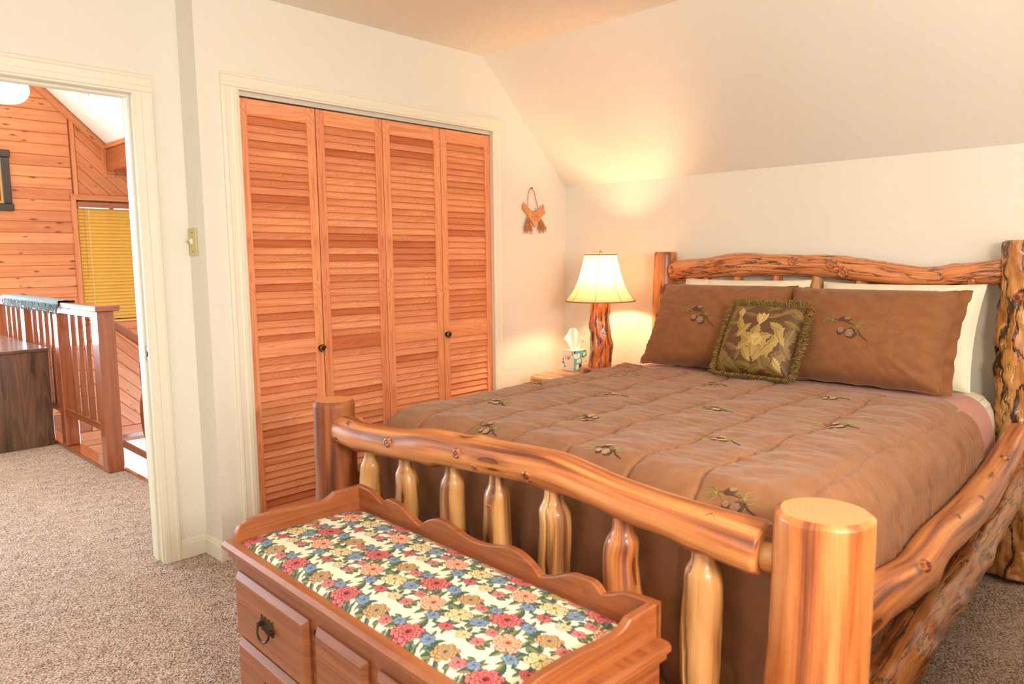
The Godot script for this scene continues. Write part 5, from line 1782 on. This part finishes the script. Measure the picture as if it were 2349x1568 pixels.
	part("top", box_between(Vector3(-0.28, 0.84, -0.72), Vector3(0.28, 0.865, 0.72), 0.006, 2), M.maple, dr)
	part("plinth", box_between(Vector3(-0.25, 0.0, -0.68), Vector3(0.25, 0.05, 0.68), 0.003, 2), M.maple, dr)
	for k in 3:
		var f := part("drawer_front", box_between(Vector3(-0.276, 0.08 + k * 0.25, -0.67), Vector3(-0.26, 0.31 + k * 0.25, 0.67), 0.005, 2), M.maple, dr)
		for z in [-0.25, 0.25]:
			part("drawer_knob", lathe([Vector2(0.007, 0), Vector2(0.014, 0.016), Vector2(0.0001, 0.022)], 12), M.dark_brass, f, Transform3D(Basis(Vector3.BACK, PI / 2.0), Vector3(-0.276, 0.195 + k * 0.25, z)))

	# light switch on the narrow wall strip
	var sw := thing("light_switch", "ivory toggle light switch on the narrow wall strip", "light switch", Vector3(-0.115, 1.377, 2.325))
	part("plate", box_between(Vector3(-0.036, -0.058, 0.0), Vector3(0.036, 0.058, 0.006), 0.003), M.ivory, sw)
	part("toggle", box(Vector3(0.009, 0.022, 0.016), 0.002), M.trim, sw, Transform3D(Basis(Vector3.RIGHT, 0.5), Vector3(0, 0.003, 0.010)))
	part("toggle_slot", box_between(Vector3(-0.007, -0.014, 0.0055), Vector3(0.007, 0.014, 0.0066), 0.0005), M.ivory, sw)
	for y in [-0.040, 0.040]:
		part("screw", lathe([Vector2(0.0032, 0.0), Vector2(0.0028, 0.0012), Vector2(0.0001, 0.0014)], 10), M.brass, sw, Transform3D(Basis(Vector3.RIGHT, PI / 2.0), Vector3(0, y, 0.006)))


# ---------------------------------------------------------------- the loft beyond the doorway
func build_loft_things() -> void:
	var zr := 2.17
	var r := thing("loft_railing", "stained wooden loft railing with flat shaped balusters and square newel", "railing", Vector3(-1.86, 0, zr))
	var o := r.position
	var add := func(called: String, lo: Vector3, hi: Vector3, g: int, parent: Node3D = r) -> MeshInstance3D:
		return part(called, box_between(lo - o, hi - o, 0.005, g, Vector2(rng.randf(), rng.randf())), M.stained, parent)
	add.call("newel_post", Vector3(-1.91, 0.0, zr - 0.048), Vector3(-1.81, 1.0, zr + 0.048), 1)
	add.call("newel_cap", Vector3(-1.925, 1.0, zr - 0.075), Vector3(-1.78, 1.035, zr + 0.065), 0)
	add.call("handrail", Vector3(-5.68, 0.995, zr - 0.045), Vector3(-1.925, 1.03, zr + 0.045), 0)
	add.call("under_rail", Vector3(-5.68, 0.95, zr - 0.02), Vector3(-1.91, 0.995, zr + 0.02), 0)
	add.call("bottom_rail", Vector3(-5.68, 0.235, zr - 0.02), Vector3(-1.91, 0.285, zr + 0.02), 0)
	add.call("floor_edge", Vector3(-5.68, -0.22, zr - 0.075), Vector3(-0.8, 0.006, zr - 0.045), 0)
	add.call("floor_edge", Vector3(-5.68, 0.0, zr - 0.045), Vector3(-1.91, 0.022, zr + 0.045), 0)
	for x in [-2.72, -3.58, -4.44, -5.3]:
		add.call("post", Vector3(x - 0.045, 0.022, zr - 0.045), Vector3(x + 0.045, 0.95, zr + 0.045), 1)
	var outline := PackedVector2Array()
	var prof := [[0.026, 0.285], [0.026, 0.40], [0.017, 0.62], [0.015, 0.74], [0.022, 0.79], [0.022, 0.95]]
	for k in prof:
		outline.append(Vector2(k[0], k[1]))
	for k in range(prof.size() - 1, -1, -1):
		outline.append(Vector2(-prof[k][0], prof[k][1]))
	var bal := mesh_of([slab(outline, -0.012, 0.012, 0.002, Vector2.UP)])
	var x := -2.04
	while x > -5.6:
		var free := true
		for q in [-2.72, -3.58, -4.44, -5.3]:
			free = free and absf(x - q) > 0.08
		if free:
			part("baluster", bal, M.stained, r, Transform3D(Basis(), Vector3(x - o.x, 0, 0)))
		x -= 0.1575
	# the stair rail drops away behind the newel
	var sl := 0.79
	var drop := func(called: String, y: float, thick: float, wide: float) -> void:
		var ol := poly([0.045, y - thick, 0.045, y, 1.9, y - 1.855 * sl, 1.9, y - 1.855 * sl - thick])
		part(called, slab(ol, -wide, wide, 0.004, Vector2(1, -sl).normalized()), M.stained, r, Transform3D(Basis(Vector3(0, 0, -1), Vector3.UP, Vector3.RIGHT), Vector3.ZERO))
	drop.call("stair_handrail", 0.945, 0.055, 0.035)
	drop.call("stair_bottom_rail", 0.20, 0.05, 0.025)
	var big := PackedVector2Array()
	var pf := [[0.03, 0.05], [0.03, 0.12], [0.022, 0.17], [0.045, 0.30], [0.05, 0.40], [0.045, 0.48], [0.028, 0.54], [0.035, 0.60], [0.035, 0.72]]
	for k in pf:
		big.append(Vector2(k[0], k[1]))
	for k in range(pf.size() - 1, -1, -1):
		big.append(Vector2(-pf[k][0], pf[k][1]))
	for k in 5:
		var zz := -0.23 - k * 0.3
		part("stair_baluster", slab(big, -0.02, 0.02, 0.003, Vector2.UP), M.stained, r, Transform3D(Basis(Vector3(0, 0, -1), Vector3.UP, Vector3.RIGHT), Vector3(0, zz * sl + 0.12, zz)))
	# stairs going down
	var st := thing("staircase", "carpeted stairs leading down from the loft beside the newel post", "staircase", Vector3(-1.32, -2.7, 0.9))
	for k in 9:
		var y := -0.19 - k * 0.205
		var z := zr - 0.08 - k * 0.26
		part("tread", box_between(Vector3(-0.46, y - 0.05, z - 0.28) + Vector3(0, 2.7, -0.9), Vector3(0.5, y, z) + Vector3(0, 2.7, -0.9), 0.01), M.carpet, st)

	# dark cabinets along the railing
	for k in 2:
		var c := thing("walnut_cabinet", ["dark walnut cabinet standing along the loft railing, nearest the doorway", "dark walnut cabinet behind the nearer one along the loft railing"][k], "cabinet", Vector3(-3.26 - k * 0.745, 0, 2.67), 0.0, "walnut cabinets")
		part("body", box_between(Vector3(-0.36, 0.0, -0.445), Vector3(0.36, 0.675, 0.445), 0.003, 1, Vector2(k * 0.4, 0)), M.walnut, c)
		part("top", box_between(Vector3(-0.365, 0.675, -0.45), Vector3(0.368, 0.70, 0.45), 0.004, 2, Vector2(0.1, k * 0.3)), M.walnut, c)
		for w in 2:
			var dr := part("door", box_between(Vector3(-0.35 + w * 0.352, 0.06, 0.445), Vector3(-0.002 + w * 0.352, 0.66, 0.463), 0.003, 1), M.walnut, c)
			part("knob", lathe([Vector2(0.006, 0), Vector2(0.012, 0.014), Vector2(0.0001, 0.018)], 12), M.brass, dr, Transform3D(Basis(Vector3.RIGHT, PI / 2.0), Vector3(-0.04 + w * 0.08, 0.4, 0.463)))

	# fringed blue runner thrown over the handrail
	var ru := thing("fringed_runner", "blue grey fringed cloth runner draped over the loft handrail", "cloth", Vector3(-3.3, 1.036, zr))
	var p := PackedVector3Array()
	var uv := PackedVector2Array()
	for j in 13:
		for k in 49:
			var xx := lerpf(-0.85, 0.72, k / 48.0)
			var wv := 0.012 * fine.get_noise_2d(xx * 300.0, j * 12.0)
			var q := [Vector2(-0.052, -0.05), Vector2(-0.05, -0.02), Vector2(-0.048, 0.003), Vector2(-0.03, 0.004), Vector2(-0.015, 0.004), Vector2(0.0, 0.005), Vector2(0.015, 0.004), Vector2(0.03, 0.004), Vector2(0.047, 0.004), Vector2(0.050, -0.004), Vector2(0.052, -0.012), Vector2(0.053, -0.02), Vector2(0.054, -0.028)]
			p.append(Vector3(xx + wv, q[j].y + absf(wv) * 0.4 - (0.02 * fine.get_noise_1d(xx * 420.0) if j > 10 else 0.0), q[j].x + (absf(wv) if j > 8 else 0.0)))
			uv.append(Vector2(xx, j * 0.01))
	var s := Shape.new()
	s.grid(p, uv, 49, 13, false, true)
	part("cloth", s, M.denim, ru)
	s = Shape.new()
	rng.seed = 5
	for k in 150:
		var xx := rng.randf_range(-0.85, 0.72)
		s.add(cord([Vector3(xx, -0.02, 0.056), Vector3(xx + rng.randf_range(-0.012, 0.012), -0.045, 0.060), Vector3(xx + rng.randf_range(-0.03, 0.03), -0.055 - rng.randf() * 0.04, 0.058)], 0.004, 4, 3, 0.7))
	var fr := part("fringe", s, M.denim, ru)
	fr.set_meta("kind", "stuff")

	# wooden blind in the gable window
	var lx := LOFT_WALL
	var b := thing("wooden_blind", "golden wooden slat blind over the loft window", "blind", Vector3(lx + 0.005, 1.93, 0.83))
	part("head_rail", box_between(Vector3(-0.03, -0.055, -0.355), Vector3(0.03, 0.0, 0.355), 0.003, 2), M.stained, b)
	var slat := Shape.new()
	slat.add(box(Vector3(0.003, 0.048, 0.70), 0.001, 2), Transform3D(Basis(Vector3.BACK, deg_to_rad(38.0)), Vector3.ZERO))
	var sm := mesh_of([slat])
	for k in 32:
		part("slat", sm, M.blind, b, Transform3D(Basis(), Vector3(0, -0.08 - k * 0.037, 0)))
	for z in [-0.25, 0.25]:
		part("ladder_cord", cord([Vector3(0.016, -0.05, z), Vector3(0.016, -1.26, z)], 0.0018, 5, 2), M.trim, b)
	part("pull_cord", cord([Vector3(0.034, -0.05, 0.30), Vector3(0.034, -0.8, 0.30)], 0.002, 5, 2), M.stained, b)
	part("bottom_rail", box_between(Vector3(-0.02, -1.285, -0.352), Vector3(0.02, -1.262, 0.352), 0.003, 2), M.blind, b)

	# framed picture at the edge of the view
	var pc := thing("framed_picture", "dark framed picture hanging on the knotty pine loft wall", "picture", Vector3(lx + 0.016, 2.11, 2.06))
	for q in [[-0.30, 0.298, -0.30, -0.235], [0.235, 0.298, -0.30, 0.30]]:
		pass
	for q in [[-0.297, -0.225, -0.31, 0.31], [0.225, 0.297, -0.31, 0.31]]:
		part("frame_rail", box_between(Vector3(0, q[0], q[2]), Vector3(0.03, q[1], q[3]), 0.006), M.frame_dark, pc)
		part("frame_rail", box_between(Vector3(0, -0.225, q[0] if q[0] < 0 else q[0]), Vector3(0.03, 0.225, q[1]), 0.006), M.frame_dark, pc)
	part("gold_liner", box_between(Vector3(0.0, -0.23, -0.23), Vector3(0.018, 0.23, 0.23), 0.002), M.mat_board, pc)
	part("print", box_between(Vector3(0.0, -0.205, -0.205), Vector3(0.0195, 0.205, 0.205), 0.0), M.print_brown, pc)

	# bowl lamp hanging from the loft roof, and a spot on the slope
	var g := thing("loft_bowl_light", "glowing white glass bowl light hanging in the loft", "lamp", Vector3(-3.0, 2.462, 2.335))
	part("light_bowl", lathe([Vector2(0.0001, -0.085), Vector2(0.06, -0.082), Vector2(0.11, -0.062), Vector2(0.142, -0.02), Vector2(0.148, 0.02), Vector2(0.135, 0.06), Vector2(0.09, 0.085), Vector2(0.03, 0.095)], 32, 2), M.globe, g)
	part("rod", cord([Vector3(0, 0.09, 0), Vector3(0, 1.47, 0)], 0.012, 10, 2), M.brass, g)
	part("canopy", lathe([Vector2(0.06, 1.36), Vector2(0.07, 1.40), Vector2(0.07, 1.44)], 20), M.brass, g)
	var om := OmniLight3D.new()
	om.name = "bowl_light"
	om.light_color = Color(1.0, 0.86, 0.68)
	om.light_energy = 1.5
	om.light_size = 0.12
	om.omni_range = 10.0
	om.omni_attenuation = 2.0
	om.shadow_enabled = true
	g.add_child(om)
	om.position = Vector3(0, 0.0, 0)
	var n := Vector3(0, -1, ROOF_RISE).normalized()
	var aim := Vector3(0.15, -0.55, 0.82).normalized()
	var sp := thing("spot_light", "small white spot lamp on the loft ceiling slope", "lamp", Vector3(-4.94, ROOF_FOOT + 1.275 * ROOF_RISE, 1.275))
	var bx := aim.cross(Vector3.UP).normalized()
	part("mount", lathe([Vector2(0.07, 0.0), Vector2(0.075, 0.012), Vector2(0.0001, 0.014)], 24), M.trim, sp, Transform3D(Basis(n.cross(Vector3.RIGHT).normalized(), n, n.cross(Vector3.RIGHT).normalized().cross(n)), Vector3.ZERO))
	var tf := Transform3D(Basis(bx, aim, bx.cross(aim)), n * 0.02)
	part("lamp_can", lathe([Vector2(0.02, -0.02), Vector2(0.040, 0.0), Vector2(0.046, 0.06), Vector2(0.046, 0.072), Vector2(0.040, 0.068)], 24), M.trim, sp, tf)
	part("light_lens", lathe([Vector2(0.040, 0.067), Vector2(0.03, 0.072), Vector2(0.0001, 0.074)], 24), M.globe, sp, tf)
	var sl2 := SpotLight3D.new()
	sl2.name = "spot_beam"
	sl2.light_color = Color(1.0, 0.9, 0.76)
	sl2.light_energy = 1.8
	sl2.light_size = 0.05
	sl2.spot_angle = 50.0
	sl2.spot_range = 10.0
	sl2.spot_attenuation = 2.0
	sl2.shadow_enabled = true
	sp.add_child(sl2)
	sl2.transform = Transform3D(Basis.looking_at(aim), tf * Vector3(0, 0.10, 0))
